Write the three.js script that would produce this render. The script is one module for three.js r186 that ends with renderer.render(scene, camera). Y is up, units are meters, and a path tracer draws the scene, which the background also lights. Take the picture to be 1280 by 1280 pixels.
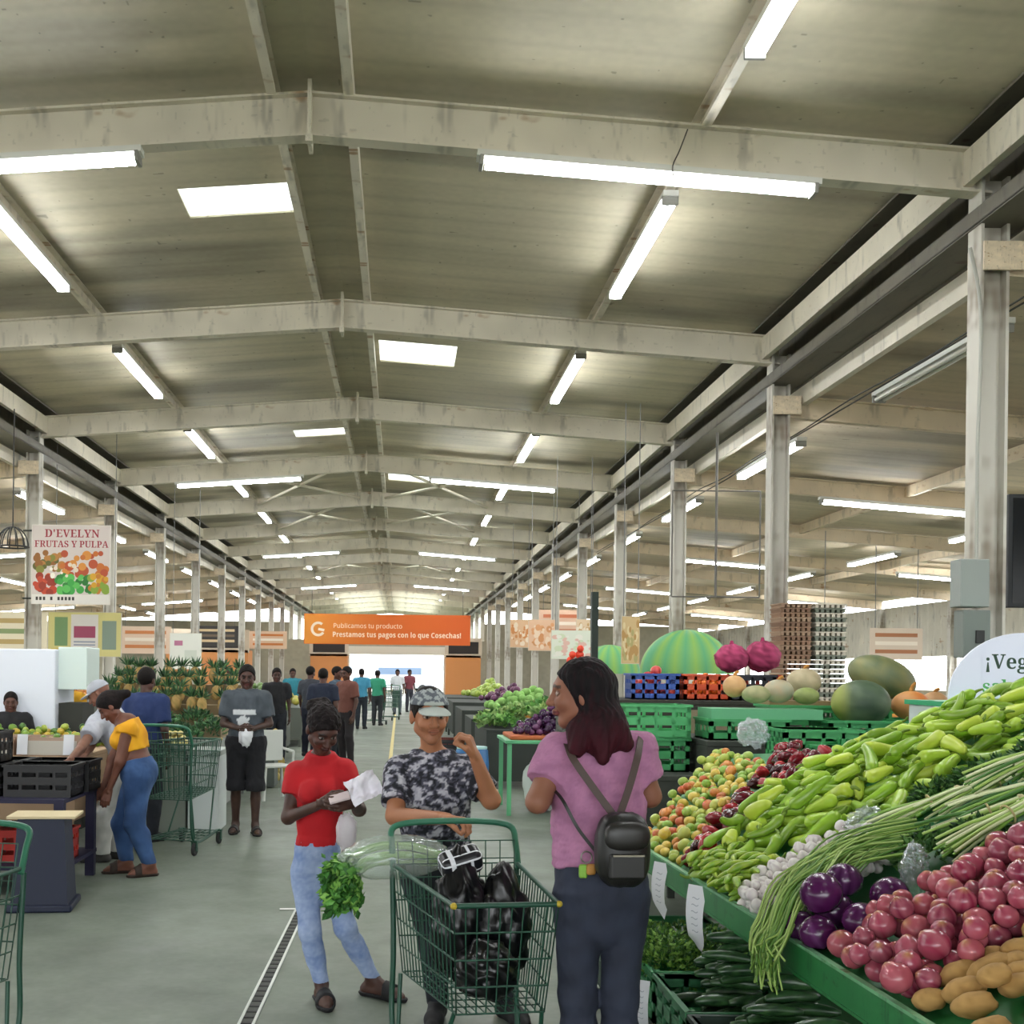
import * as THREE from 'three';
import { mergeGeometries, mergeVertices } from 'three/addons/utils/BufferGeometryUtils.js';
import { RoundedBoxGeometry } from 'three/addons/geometries/RoundedBoxGeometry.js';
import { ImprovedNoise } from 'three/addons/math/ImprovedNoise.js';
import { RectAreaLightUniformsLib } from 'three/addons/lights/RectAreaLightUniformsLib.js';

// ---------- camera, sky, exposure ----------
const scene = new THREE.Scene();
const F = 1450, CX = 500, CY = 838, H = 1.68, ROLL = 0.0122;   // focal length and centre in pixels of a 1280 frame, eye height, tilt
const camera = new THREE.PerspectiveCamera(2 * Math.atan(CY / F) * 180 / Math.PI, 1, 0.1, 400);
camera.position.set(0, H, 0);
camera.rotation.z = ROLL;
camera.setViewOffset(2 * CY, 2 * CY, CY - CX, 0, 1280, 1280);
scene.background = new THREE.Color(0.93, 0.97, 1.0);
scene.backgroundIntensity = 8;
const renderer = new THREE.WebGLRenderer();
renderer.toneMapping = THREE.LinearToneMapping;
renderer.toneMappingExposure = 0.95;
renderer.shadowMap.enabled = true;
RectAreaLightUniformsLib.init();
const LAMP = 24, GLOW = 46;           // radiance of the lamp areas, visible glow of the tubes

// ---------- helpers ----------
const V = (x, y, z) => new THREE.Vector3(x, y, z);
let seed = 20240517;
function rnd() { seed |= 0; seed = seed + 0x6D2B79F5 | 0; let t = Math.imul(seed ^ seed >>> 15, 1 | seed); t = t + Math.imul(t ^ t >>> 7, 61 | t) ^ t; return ((t ^ t >>> 14) >>> 0) / 4294967296; }
const rr = (a, b) => a + (b - a) * rnd();
const pick = (a) => a[Math.floor(rnd() * a.length)];
const lerp = (a, b, t) => a + (b - a) * t, clamp = (x, a = 0, b = 1) => Math.min(b, Math.max(a, x)), sstep = (a, b, x) => { const t = clamp((x - a) / (b - a)); return t * t * (3 - 2 * t); };
// a photo pixel and a distance along the hall give a point
function at(px, py, d) { const x = px - CX, y = py - CY; return V((x + y * ROLL) * d / F, H - (y - x * ROLL) * d / F, -d); }
const pn = new ImprovedNoise();
const n3 = (x, y, z) => pn.noise(x, y, z);
const fbm = (x, y, z) => n3(x, y, z) * .55 + n3(x * 2.1, y * 2.1, z * 2.1 + 7) * .3 + n3(x * 4.3, y * 4.3, z * 4.3 + 3) * .15;
// noise that repeats after `per` cells
const hash2 = (i, j) => { let h = Math.imul(i, 374761393) + Math.imul(j, 668265263) | 0; h = Math.imul(h ^ h >>> 13, 1274126177); return ((h ^ h >>> 16) >>> 0) / 4294967296; };
function tn(u, v, pu, pv = pu, s = 0) {
  const x = u * pu, y = v * pv, i = Math.floor(x), j = Math.floor(y), fx = x - i, fy = y - j, a = fx * fx * (3 - 2 * fx), b = fy * fy * (3 - 2 * fy);
  const w = (k, p) => ((k % p) + p) % p, h = (m, n) => hash2(w(m, pu) + s * 131, w(n, pv) + s * 57);
  return lerp(lerp(h(i, j), h(i + 1, j), a), lerp(h(i, j + 1), h(i + 1, j + 1), a), b);
}
const tf = (u, v, p, q = p, s = 0) => tn(u, v, p, q, s) * .5 + tn(u, v, p * 2, q * 2, s + 1) * .3 + tn(u, v, p * 4, q * 4, s + 2) * .2;
function tex(n, fn, srgb = true, m = n) {
  const d = new Uint8Array(n * m * 4);
  for (let j = 0; j < m; j++) for (let i = 0; i < n; i++) { const c = fn(i / n, j / m), o = (j * n + i) * 4; for (let k = 0; k < 3; k++) d[o + k] = clamp(c[k] ?? c[0]) * 255; d[o + 3] = 255; }
  const t = new THREE.DataTexture(d, n, m); t.wrapS = t.wrapT = THREE.RepeatWrapping; t.magFilter = THREE.LinearFilter; t.minFilter = THREE.LinearMipmapLinearFilter;
  if (srgb) t.colorSpace = THREE.SRGBColorSpace; t.needsUpdate = true; return t;
}
const mat = (color, roughness = .7, o = {}) => new THREE.MeshStandardMaterial({ color, roughness, ...o });
const vmat = (roughness = .8, o = {}) => new THREE.MeshStandardMaterial({ vertexColors: true, roughness, ...o });
// geometry
function clean(g) { let n = g.index ? g.toNonIndexed() : g; for (const k of Object.keys(n.attributes)) if (!['position', 'normal', 'uv'].includes(k)) n.deleteAttribute(k); if (!n.attributes.uv) n.setAttribute('uv', new THREE.BufferAttribute(new Float32Array(n.attributes.position.count * 2), 2)); return n; }
const join = (list) => list.length === 1 ? clean(list[0]) : mergeGeometries(list.map(clean));
function box(w, h, d, x = 0, y = 0, z = 0, ry = 0, rx = 0, rz = 0) { const g = new THREE.BoxGeometry(w, h, d); if (rx) g.rotateX(rx); if (rz) g.rotateZ(rz); if (ry) g.rotateY(ry); return g.translate(x, y, z); }
function rbox(w, h, d, r, x = 0, y = 0, z = 0, seg = 2) { return new RoundedBoxGeometry(w, h, d, seg, r).translate(x, y, z); }
function cyl(r0, r1, h, x = 0, y = 0, z = 0, n = 16, open = false) { return new THREE.CylinderGeometry(r0, r1, h, n, 1, open).translate(x, y, z); }   // r0 at the top, y at the middle
function bar(a, b, r, n = 6, r2 = r) { const d = b.clone().sub(a), g = new THREE.CylinderGeometry(r2, r, d.length(), n, 1); g.applyQuaternion(new THREE.Quaternion().setFromUnitVectors(V(0, 1, 0), d.normalize())); return g.translate((a.x + b.x) / 2, (a.y + b.y) / 2, (a.z + b.z) / 2); }
function tube(pts, r, seg = 24, n = 6, closed = false) { return new THREE.TubeGeometry(new THREE.CatmullRomCurve3(pts, closed, 'centripetal'), seg, r, n, closed); }
function uvm(g, s = 1) {   // uv in metres from the face that each triangle looks towards
  const p = g.attributes.position, n = g.attributes.normal, u = new Float32Array(p.count * 2);
  for (let i = 0; i < p.count; i++) { const x = Math.abs(n.getX(i)), y = Math.abs(n.getY(i)), z = Math.abs(n.getZ(i));
    const [a, b] = y >= x && y >= z ? [p.getX(i), p.getZ(i)] : x >= z ? [p.getZ(i), p.getY(i)] : [p.getX(i), p.getY(i)]; u[i * 2] = a * s; u[i * 2 + 1] = b * s; }
  g.setAttribute('uv', new THREE.BufferAttribute(u, 2)); return g;
}
// objects
const taken = new Map();
function numbered(name) { const k = taken.get(name) || 0; taken.set(name, k + 1); return k ? name + '_' + String(k).padStart(3, '0') : name; }
function obj(name, geos, m, parent) {
  const g = Array.isArray(geos) ? join(geos) : geos, o = new THREE.Mesh(g, m);
  o.castShadow = o.receiveShadow = true;
  o.name = parent ? name : numbered(name); (parent || scene).add(o); return o;
}
function tag(o, label, category, group) { o.userData = { label, category }; if (group) o.userData.group = group; return o; }
function thing(name, label, category, pos, turn = 0, group) { const o = new THREE.Group(); o.name = numbered(name); scene.add(o); if (pos) o.position.copy(pos.isVector3 ? pos : V(...pos)); o.rotation.y = turn; return tag(o, label, category, group); }
function struct(name, geos, m, label, category = 'building part') { const o = obj(name, geos, m); o.userData = { kind: 'structure', label, category }; return o; }
function copy(o, label, group) { const c = o.clone(); c.name = numbered(o.name.replace(/_\d{3}$/, '')); scene.add(c); c.userData = { ...o.userData }; if (label) c.userData.label = label; if (group) c.userData.group = group; return c; }
// ---------- the hall: frames every 4.55 m ----------
const S = 4.55, D0 = 8.19, XR = -0.68, HW = 4.8, RIDGE = 5.58, SLOPE = 0.073, NF = 16, DEND = 81, DBACK = -16, DWALL = 57;   // the exit wall stands under the roof, which goes on to DEND
const frameD = (n) => D0 + S * (n - 1);
const beamY = (x) => RIDGE - SLOPE * Math.abs(x - XR);      // middle of the nave beams
const roofY = (x) => beamY(x) + 0.31;                        // underside of the nave roof sheets
const XE = [XR - HW, XR + HW];                               // the two column rows
const AW = 10.5, aisleY = (k) => 4.62 - 0.075 * k;           // aisle roof, k metres outwards from the columns

const grimeTex = tex(512, (u, v) => { const a = tf(u, v, 6), b = tf(u, v, 30, 8, 5), c = tn(u, v, 90, 90, 9); let k = .86 + .14 * a - .16 * sstep(.62, .9, b); const r = sstep(.70, .86, tf(u, v, 10, 22, 14)); k -= .06 * (c > .9); return [k * lerp(.97, .74, r), k * lerp(.95, .62, r), k * lerp(.9, .5, r)]; });
const steelM = mat('#f6f2ea', .5, { map: grimeTex }), steelDarkM = mat('#6d6a60', .6, { map: grimeTex });
const columnTex = tex(256, (u, v) => { const a = tf(u, v, 5, 9), st = tf(u, v, 12, 3, 4); const r = sstep(.5, .78, st * .6 + a * .5); return [lerp(.80, .52, r), lerp(.79, .47, r), lerp(.76, .41, r)]; }, true, 512);
const columnM = mat('#f4f2ee', .6, { map: columnTex });
// roof sheets: faint ribs that run down the slope, rust and soot blotches
const roofTex = tex(1024, (u, v) => {
  const rib = .5 + .5 * Math.cos(v * Math.PI * 2 * 24), f = tf(u, v, 4, 4), s = tf(u, v, 3, 40, 3), g = tn(u, v, 200, 200, 8), bl = sstep(.52, .8, tf(u, v, 3, 7, 11));
  let k = .80 + .10 * (f - .5) + .12 * (s - .5) + .03 * (g - .5) - .035 * Math.pow(rib, 8) - .2 * bl; if (tn(u, v, 130, 130, 21) > .965) k -= .16;
  return [k, k * .975, k * .90];
});
const roofM = mat('#efeada', .62, { map: roofTex, metalness: 0 });
const concreteTex = tex(1024, (u, v) => { const a = tf(u, v, 5), b = tf(u, v, 22, 22, 4), c = tn(u, v, 240, 240, 7), t = sstep(.6, .8, tf(u, v, 9, 9, 15)); const k = .80 + .16 * (a - .5) + .12 * (b - .5) + .05 * (c - .5) - .07 * t; return [k * .975, k, k * .955]; });
const concreteRough = tex(512, (u, v) => { const a = tf(u, v, 6, 6, 30), b = tf(u, v, 26, 26, 33); return [0, .40 + .5 * a * .6 + .22 * b, 0]; }, false);
concreteTex.repeat.set(1 / 6, 1 / 6); concreteRough.repeat.set(1 / 6, 1 / 6);
const floorM = mat('#8c938a', .8, { map: concreteTex, roughnessMap: concreteRough });

// floor slab and the ground outside
struct('floor', uvm(box(2 * (HW + AW) + .6, .2, DEND - DBACK, XR, -.1, -(DEND + DBACK) / 2).toNonIndexed()), floorM, 'worn grey-green polished concrete floor of the market hall', 'floor');
struct('ground', uvm(box(360, .2, 360, 0, -.23, -60).toNonIndexed()), mat('#b9b4a8', .95, { map: concreteTex }), 'pale paved yard outside the market hall', 'ground');
// nave roof: two slopes with openings for the skylights
const skylights = [ // [x from, x to, distance from, to]
  [-1.97, -.99, 9.98, 10.62], [-.32, .68, 14.7, 15.7], [-1.9, -.95, 20.05, 20.65], [-.3, .8, 24.6, 25.5], [-1.9, -.95, 28.4, 29.2], [-.3, .9, 33.0, 33.9], [-.3, 1.1, 37.6, 38.5], [-.3, 1.2, 42.2, 43.1], [-2.0, -.95, 42.2, 43.1], [-.3, 1.2, 46.8, 47.7], [-2.0, -.95, 46.8, 47.7], [-2.0, -.95, 33, 33.9], [-2.0, -.95, 37.6, 38.5], [-.3, 1.2, 28.4, 29.2], [-2.0, -.95, 51.3, 52.2], [-.3, 1.2, 51.3, 52.2], [-.3, 2.2, 56.5, 58.5], [-3.4, -.95, 56.5, 58.5], [-.3, 2.2, 61, 63], [-3.4, -.95, 61, 63], [-.3, 2.2, 65.5, 67.5], [-3.4, -.95, 65.5, 67.5], [-.3, 2.2, 70, 72], [-3.4, -.95, 70, 72], [.9, 2.1, 1.2, 2.1], [-2.4, -1.1, -3.4, -2.6]];
const skyM = new THREE.MeshPhysicalMaterial({ color: '#f6f8f4', roughness: .9, transmission: .75, thickness: 0 });
for (const side of [-1, 1]) {
  const sh = new THREE.Shape(), x0 = XR, x1 = XR + side * (HW + .1), lo = Math.min(x0, x1), hi = Math.max(x0, x1);
  sh.moveTo(lo, DBACK); sh.lineTo(hi, DBACK); sh.lineTo(hi, DEND); sh.lineTo(lo, DEND); sh.closePath();
  for (const [a, b, c, d] of skylights) if ((a + b) / 2 > lo && (a + b) / 2 < hi) { const h = new THREE.Path(); h.moveTo(a, c); h.lineTo(a, d); h.lineTo(b, d); h.lineTo(b, c); h.closePath(); sh.holes.push(h); }
  const g = new THREE.ExtrudeGeometry(sh, { depth: .03, bevelEnabled: false }); g.rotateX(-Math.PI / 2);
  const p = g.attributes.position; for (let i = 0; i < p.count; i++) p.setY(i, p.getY(i) + roofY(p.getX(i)));
  g.computeVertexNormals();
  struct(side < 0 ? 'ceiling_left' : 'ceiling_right', uvm(clean(g), 1 / 9.1), roofM, side < 0 ? 'stained grey roof sheets sloping up from the fruit stalls side' : 'stained grey roof sheets above the pepper stand side', 'ceiling');
}
let wn = 0;
for (const [a, b, c, d] of skylights) { wn++; const x = (a + b) / 2, o = obj('window_' + wn, [box(b - a, .008, d - c, 0, 0, 0, 0, 0, -SLOPE * Math.sign(x - XR))], skyM); o.position.set(x, roofY(x) + .02, -(c + d) / 2); o.userData = { kind: 'structure', label: 'translucent white skylight sheet let into the roof', category: 'skylight' }; }
// aisle roofs, low and flat
for (const side of [-1, 1]) {
  const e = XE[side < 0 ? 0 : 1], a = Math.atan(.075) * -side, len = AW / Math.cos(a);
  const g = uvm(box(len, .03, DWALL - DBACK, 0, 0, 0).toNonIndexed(), 1 / 9.1); g.rotateZ(a); g.translate(e + side * (AW / 2 + .25), aisleY(AW / 2) + .16, -(DWALL + DBACK) / 2);
  struct(side < 0 ? 'ceiling_aisle_left' : 'ceiling_aisle_right', g, mat('#fff1e0', .7, { map: roofTex }), side < 0 ? 'low tan aisle roof beyond the fruit stalls' : 'low tan aisle roof beyond the pepper stand', 'ceiling');
}
// I sections
function ibeam(h, w, t, len) { const s = new THREE.Shape(), a = w / 2, b = h / 2, c = t / 2; [[-a, -b], [a, -b], [a, -b + t], [c, -b + t], [c, b - t], [a, b - t], [a, b], [-a, b], [-a, b - t], [-c, b - t], [-c, -b + t], [-a, -b + t]].forEach(([x, y], i) => i ? s.lineTo(x, y) : s.moveTo(x, y)); return new THREE.ExtrudeGeometry(s, { depth: len, bevelEnabled: false }).translate(0, 0, -len / 2); }
const ang = Math.atan(SLOPE), beamL = HW / Math.cos(ang);
const beamG = [-1, 1].map((s) => { const g = ibeam(.31, .13, .016, beamL); g.rotateY(Math.PI / 2); g.translate(s * beamL / 2, 0, 0); g.rotateZ(-s * ang); return uvm(clean(g), .35); });
const colG = uvm(clean(ibeam(.2, .19, .022, 5.18).rotateX(Math.PI / 2).rotateY(Math.PI / 2).translate(0, 2.59, 0)), .5);
const aisleBeamG = [-1, 1].map((s) => { const L = AW / Math.cos(Math.atan(.075)), g = ibeam(.24, .11, .014, L); g.rotateY(Math.PI / 2); g.translate(s * L / 2, 0, 0); g.rotateZ(-s * Math.atan(.075)); return uvm(clean(g), .35); });
const tanSteelM = mat('#f3e4d0', .6, { map: grimeTex });
for (let n = -3; n <= NF; n++) {
  const z = -frameD(n);
  if (-z < DBACK) continue;
  [-1, 1].forEach((s, i) => {
    const b = struct('roof_beam', beamG[i], steelM, 'pale steel roof beam sloping from the ridge to the column row', 'beam'); b.position.set(XR, RIDGE, z); b.userData.group = 'nave roof beams';
    const c = struct('column', colG, columnM, 'grimy white steel column in the row beside the main aisle', 'column'); c.position.set(XE[i], 0, z); c.userData.group = 'columns along the main aisle';
    if (n > 11) return;
    const hb = struct('aisle_beam', aisleBeamG[i], tanSteelM, 'tan steel beam under the low aisle roof', 'beam'); hb.position.set(XE[i] + s * .1, aisleY(0) - .0, z); hb.userData.group = 'aisle roof beams';
    const k = struct('column', colG, columnM, 'grimy steel post along the open side of the aisle', 'column'); k.scale.y = aisleY(AW) / 5.18 - .02; k.position.set(XE[i] + s * (AW + .1), 0, z); k.userData.group = 'posts along the open sides';
    const pl = struct('bracket', [box(.3, .2, .02, 0, 4.62, -.11), box(.3, .2, .02, 0, 4.62, .11)], tanSteelM, 'bolted plate that ties the aisle beam to its column', 'bracket'); pl.position.set(XE[i] + s * .06, 0, z); pl.userData.group = 'column brackets';
  });
  const p = struct('ridge_plate', [box(.028, .44, .2, 0, 0, 0), box(.05, .05, .05, 0, -.2, .1)], steelM, 'bolted splice plate where two roof beams meet', 'bracket'); p.position.set(XR, RIDGE + .0, z); p.userData.group = 'ridge splice plates';
}
// purlins run along the hall
const LEN = DEND - DBACK, ZM = -(DEND + DBACK) / 2;
const LENA = DWALL - DBACK, ZMA = -(DWALL + DBACK) / 2;
function cchan(w, h, t, LEN_ = LEN) { const s = new THREE.Shape(); [[0, 0], [w, 0], [w, t], [t, t], [t, h - t], [w, h - t], [w, h], [0, h]].forEach(([x, y], i) => i ? s.lineTo(x, y) : s.moveTo(x, y)); return new THREE.ExtrudeGeometry(s, { depth: LEN_, bevelEnabled: false }).translate(-w / 2, -h / 2, -LEN_ / 2); }
const purG = uvm(clean(cchan(.07, .16, .008)), .4), purA = uvm(clean(cchan(.07, .16, .008, LENA)), .4);
for (const dx of [-.27, .27, -2.72, 2.78]) { const x = XR + dx, o = struct('purlin', purG, steelM, Math.abs(dx) < 1 ? 'steel channel running along the ridge of the roof' : 'steel channel carrying the lengthwise fluorescent lamps', 'purlin'); o.position.set(x, roofY(x) - .085, ZM); if (dx > 0) o.rotation.y = Math.PI; o.userData.group = 'roof purlins'; }
[-1, 1].forEach((s, i) => {
  const e = XE[i], side = i ? 'pepper stand side' : 'fruit stalls side';
  const a = struct('eave_beam', uvm(box(.06, .24, LEN, e - s * .16, beamY(e) + .03, ZM).toNonIndexed(), .4), steelM, 'pale eave beam on the ' + side, 'beam'); a.userData.group = 'eave beams';
  const g = struct('gutter', [box(.34, .02, LEN, e + s * .06, 4.86, ZM), box(.02, .74, LEN, e + s * .22, 5.2, ZM), box(.02, .12, LEN, e - s * .1, 4.92, ZM), box(.5, .02, LEN, e + s * .05, beamY(e) + .30, ZM)].map((x) => uvm(clean(x), .4)), steelDarkM, 'dark gutter above the columns on the ' + side, 'gutter'); g.userData.group = 'gutters';
  const b = struct('gutter_beam', uvm(box(.07, .2, LEN, e + s * .27, 4.74, ZM).toNonIndexed(), .4), steelM, 'pale lower beam below the gutter on the ' + side, 'beam'); b.userData.group = 'gutter beams';
  // aisle purlins
  for (const k of [3.4, 6.8]) { const o = struct('purlin', purA, tanSteelM, 'tan channel under the low aisle roof', 'purlin'); o.position.set(e + s * k, aisleY(k) + .06, ZMA); o.userData.group = 'aisle purlins'; }
  // outer side: low parapet and a strip of corrugated sheet under the roof edge
  const xo = e + s * (AW + .2);
  struct('wall_parapet_' + (i ? 'right' : 'left'), uvm(box(.15, 1.3, LENA, xo, .65, ZMA).toNonIndexed(), .2), mat('#c9b7a2', .9, { map: concreteTex }), 'low tan parapet wall along the open side beyond the ' + side, 'wall');
  const pts = new THREE.Shape(), nW = 180; pts.moveTo(-LENA / 2, 0); for (let q = 0; q <= nW * 2; q++) pts.lineTo(-LENA / 2 + LENA * q / (nW * 2), q % 2 ? .03 : 0); for (let q = nW * 2; q >= 0; q--) pts.lineTo(-LENA / 2 + LENA * q / (nW * 2), (q % 2 ? .03 : 0) + .006); pts.closePath();
  const cg = new THREE.ExtrudeGeometry(pts, { depth: 1.5, bevelEnabled: false }); cg.rotateX(-Math.PI / 2); cg.rotateY(Math.PI / 2); cg.translate(xo, 2.25, ZMA);
  struct('wall_sheet_' + (i ? 'right' : 'left'), uvm(clean(cg), .3), mat('#d5d3cc', .6, { map: grimeTex }), 'corrugated grey sheet under the aisle roof edge beyond the ' + side, 'wall');
});
// diagonal roof bracing in the far bays
for (const n of [4, 5, 8]) for (const s of [-1, 1]) { const d0 = frameD(n), d1 = frameD(n + 1), x1 = XR + s * 2.6; const o = struct('roof_brace', [bar(V(XR + s * .3, RIDGE + .02, -d1), V(x1, beamY(x1) + .02, -d0), .03, 8), bar(V(XR + s * .3, RIDGE + .02, -d0), V(x1, beamY(x1) + .02, -d1), .03, 8)], steelM, 'crossed diagonal pipes bracing a bay of the roof', 'brace'); o.userData.group = 'roof braces'; }
// exit wall, a low partition under the roof
{
  const wallM = mat('#d6cabb', .85, { map: concreteTex }), z = -DWALL - .1;
  const ox0 = -2.5, ox1 = 2.15, oh = 2.45, L = XE[0] - AW, R = XE[1] + AW, wh = 3.15;
  struct('wall_back', [box(ox0 - XE[0], wh, .2, (ox0 + XE[0]) / 2, wh / 2, z), box(XE[0] - L, 4.0, .2, (XE[0] + L) / 2, 2.0, z), box(XE[1] - ox1, wh, .2, (XE[1] + ox1) / 2, wh / 2, z), box(R - XE[1], 4.0, .2, (R + XE[1]) / 2, 2.0, z), box(ox1 - ox0, wh - oh, .2, (ox0 + ox1) / 2, (wh + oh) / 2, z)].map((g) => uvm(clean(g), .2)), wallM, 'tan partition wall around the bright exit', 'wall');
  struct('trim_1', [box(.12, oh, .3, ox0 - .05, oh / 2, z), box(.12, oh, .3, ox1 + .05, oh / 2, z), box(ox1 - ox0 + .22, .4, .32, (ox0 + ox1) / 2, oh + .2, z)], mat('#e8e2d4', .7), 'cream frame around the exit', 'trim');
}
// floor markings: the yellow line along the aisle and the slotted drain
struct('trim_2', [box(.07, .004, 26, -.16, .002, -31)], mat('#d3c489', .8), 'worn yellow line painted along the main aisle', 'marking');

// ---------- fluorescent lamps ----------
const housM = mat('#d7d6cf', .5), tubeM = new THREE.MeshStandardMaterial({ color: '#ffffff', emissive: new THREE.Color(.95, .98, 1), emissiveIntensity: GLOW, roughness: .4 }), offTubeM = mat('#d9d6cc', .3), capM = mat('#8f8d86', .6);
function lamp(pos, turn, tilt, label, group, lit = true, len = 2.36) {
  const t = thing('fluorescent_light', label, 'lamp', pos, turn, group); t.rotation.order = 'YXZ'; t.rotation.z = tilt;
  obj('housing', [box(len + .06, .045, .12, 0, .06, 0), box(len, .02, .06, 0, .03, 0)], housM, t);
  for (const s of [-1, 1]) obj('tube', [cyl(.019, .019, len - .07, 0, 0, 0, 10).rotateZ(Math.PI / 2).translate(0, 0, s * .038)], lit ? tubeM : offTubeM, t);
  for (const s of [-1, 1]) obj('end_cap', [rbox(.03, .075, .13, .006, s * (len / 2 - .005), .01, 0, 1)], capM, t);
  if (lit) { const l = new THREE.RectAreaLight(new THREE.Color(.96, .98, 1), LAMP, len - .08, .11); l.position.y = -.026; l.rotation.x = -Math.PI / 2; l.castShadow = true; t.add(l); }
  return t;
}
const ord = ['zeroth', 'first', 'second', 'third', 'fourth', 'fifth', 'sixth', 'seventh', 'eighth', 'ninth', 'tenth', 'eleventh', 'twelfth'];
const bay = (n) => n < 1 ? 'in the bay before the electric box column' : `in the ${ord[n]} bay beyond the electric box column`, beamNo = (n) => n < 1 ? 'under a beam well before the electric box column' : n === 1 ? 'under the beam at the electric box column' : `under the ${ord[n]} beam from the electric box column`, sideOf = (s) => s < 0 ? 'fruit stall side' : 'pepper stand side';
for (let n = 0; n <= 12; n++) for (const x of [XR - 2.72, XR + 2.78]) { const d = frameD(n) + 2.2; lamp(V(x, roofY(x) - .26, -d), Math.PI / 2, 0, `lengthwise roof lamp, ${sideOf(x - XR)}, ${bay(n)}`, 'lengthwise lamps of the main roof'); }
for (const n of [-2, 1, 4, 7, 10]) for (const s of [-1, 1]) { const x = XR + s * 2.38; lamp(V(x, beamY(x) - .24, -frameD(n) + .02), 0, -s * ang, `crosswise roof lamp, ${sideOf(s)}, ${beamNo(n)}`, 'crosswise lamps under the roof beams'); }
for (let n = 0; n <= 9; n++) [-1, 1].forEach((s, i) => { const off = s > 0 && n === 1; lamp(V(XE[i] + s * .5, 4.36, -frameD(n) - 1.9), Math.PI / 2, 0, off ? 'unlit twin-tube fluorescent lamp under the aisle gutter' : `lamp below the gutter, ${sideOf(s)}, ${bay(n)}`, off ? undefined : 'lengthwise lamps below the gutters', !off); });
for (let n = 0; n <= 10; n++) [-1, 1].forEach((s, i) => lamp(V(XE[i] + s * 5.4, aisleY(5.4) - .2, -frameD(n) - 1.6), Math.PI / 2, 0, `lamp in mid aisle, ${sideOf(s)}, ${bay(n)}`, 'lengthwise lamps of the aisles'));
for (const n of [1, 3, 5, 7, 9]) [-1, 1].forEach((s, i) => { for (const k of [3.3, 8]) if (!(n === 1 && k < 5)) lamp(V(XE[i] + s * k, aisleY(k) - .2, -frameD(n) + (k > 5 ? .8 : 0)), 0, -s * .075, `${k < 5 ? 'inner' : 'outer'} crosswise aisle lamp, ${sideOf(s)}, ${beamNo(n)}`, 'crosswise lamps of the aisles'); });
// ---------- shapes for produce ----------
const C = (hex) => new THREE.Color(hex);
function paint(g, fn) { const p = g.attributes.position, c = new Float32Array(p.count * 3); for (let i = 0; i < p.count; i++) { const k = fn(p.getX(i), p.getY(i), p.getZ(i), i); c[i * 3] = k.r; c[i * 3 + 1] = k.g; c[i * 3 + 2] = k.b; } g.setAttribute('color', new THREE.BufferAttribute(c, 3)); return g; }
const mixC = (a, b, t) => a.clone().lerp(b, clamp(t));
function weld(g) { g.deleteAttribute('uv'); g.deleteAttribute('normal'); g = mergeVertices(g, 1e-5); g.computeVertexNormals(); return g; }
// a lump: a sphere whose radius depends on the direction
function lump(rx, ry, rz, fn = () => 1, a = 14, b = 10) {
  const g = new THREE.SphereGeometry(1, a, b), p = g.attributes.position;
  for (let i = 0; i < p.count; i++) { const x = p.getX(i), y = p.getY(i), z = p.getZ(i), k = fn(x, y, z); p.setXYZ(i, x * k * rx, y * k * ry, z * k * rz); }
  return weld(g);
}
// a tapered, bent body swept along a curve; rad(t, angle)
function sweep(pts, rad, nt = 12, nr = 8) {
  const cu = new THREE.CatmullRomCurve3(pts), fr = cu.computeFrenetFrames(nt, false), pos = [], idx = [];
  for (let i = 0; i <= nt; i++) { const c = cu.getPointAt(i / nt), t = i / nt; for (let j = 0; j < nr; j++) { const a = j / nr * Math.PI * 2, r = rad(t, a), n = fr.normals[i], b = fr.binormals[i]; pos.push(c.x + (n.x * Math.cos(a) + b.x * Math.sin(a)) * r, c.y + (n.y * Math.cos(a) + b.y * Math.sin(a)) * r, c.z + (n.z * Math.cos(a) + b.z * Math.sin(a)) * r); } }
  for (let i = 0; i < nt; i++) for (let j = 0; j < nr; j++) { const k = (j + 1) % nr, a = i * nr + j, b = i * nr + k, c = a + nr, d = b + nr; idx.push(a, b, c, b, d, c); }
  for (const [i, s] of [[0, 1], [nt, -1]]) { const c = cu.getPointAt(i / nt), m = pos.length / 3; pos.push(c.x, c.y, c.z); for (let j = 0; j < nr; j++) { const a = i * nr + j, b = i * nr + (j + 1) % nr; s > 0 ? idx.push(m, b, a) : idx.push(m, a, b); } }
  const g = new THREE.BufferGeometry(); g.setAttribute('position', new THREE.Float32BufferAttribute(pos, 3)); g.setIndex(idx); g.computeVertexNormals(); return g;
}
// many small bent leaves over a dome, one geometry
function leaves(n, place, size, cols, wid = .5) {
  const pos = [], col = [], nor = [];
  for (let i = 0; i < n; i++) {
    const { p, dir } = place(i), L = size * rr(.65, 1.35), side = V(rr(-1, 1), rr(-1, 1), rr(-1, 1)).cross(dir).normalize(), up = dir.clone().cross(side).normalize(), c = pick(cols), k = rr(.8, 1.2);
    const a = p, m1 = p.clone().addScaledVector(dir, L * .5).addScaledVector(side, L * wid * .5).addScaledVector(up, -L * .05), m2 = p.clone().addScaledVector(dir, L * .5).addScaledVector(side, -L * wid * .5).addScaledVector(up, -L * .05), mid = p.clone().addScaledVector(dir, L * .55).addScaledVector(up, L * .06), e = p.clone().addScaledVector(dir, L).addScaledVector(up, -L * .12);
    for (const t of [[a, m1, mid], [a, mid, m2], [m1, e, mid], [mid, e, m2]]) for (const q of t) { pos.push(q.x, q.y, q.z); col.push(c.r * k, c.g * k, c.b * k); }
  }
  const g = new THREE.BufferGeometry(); g.setAttribute('position', new THREE.Float32BufferAttribute(pos, 3)); g.setAttribute('color', new THREE.Float32BufferAttribute(col, 3)); g.computeVertexNormals(); return g;
}
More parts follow.
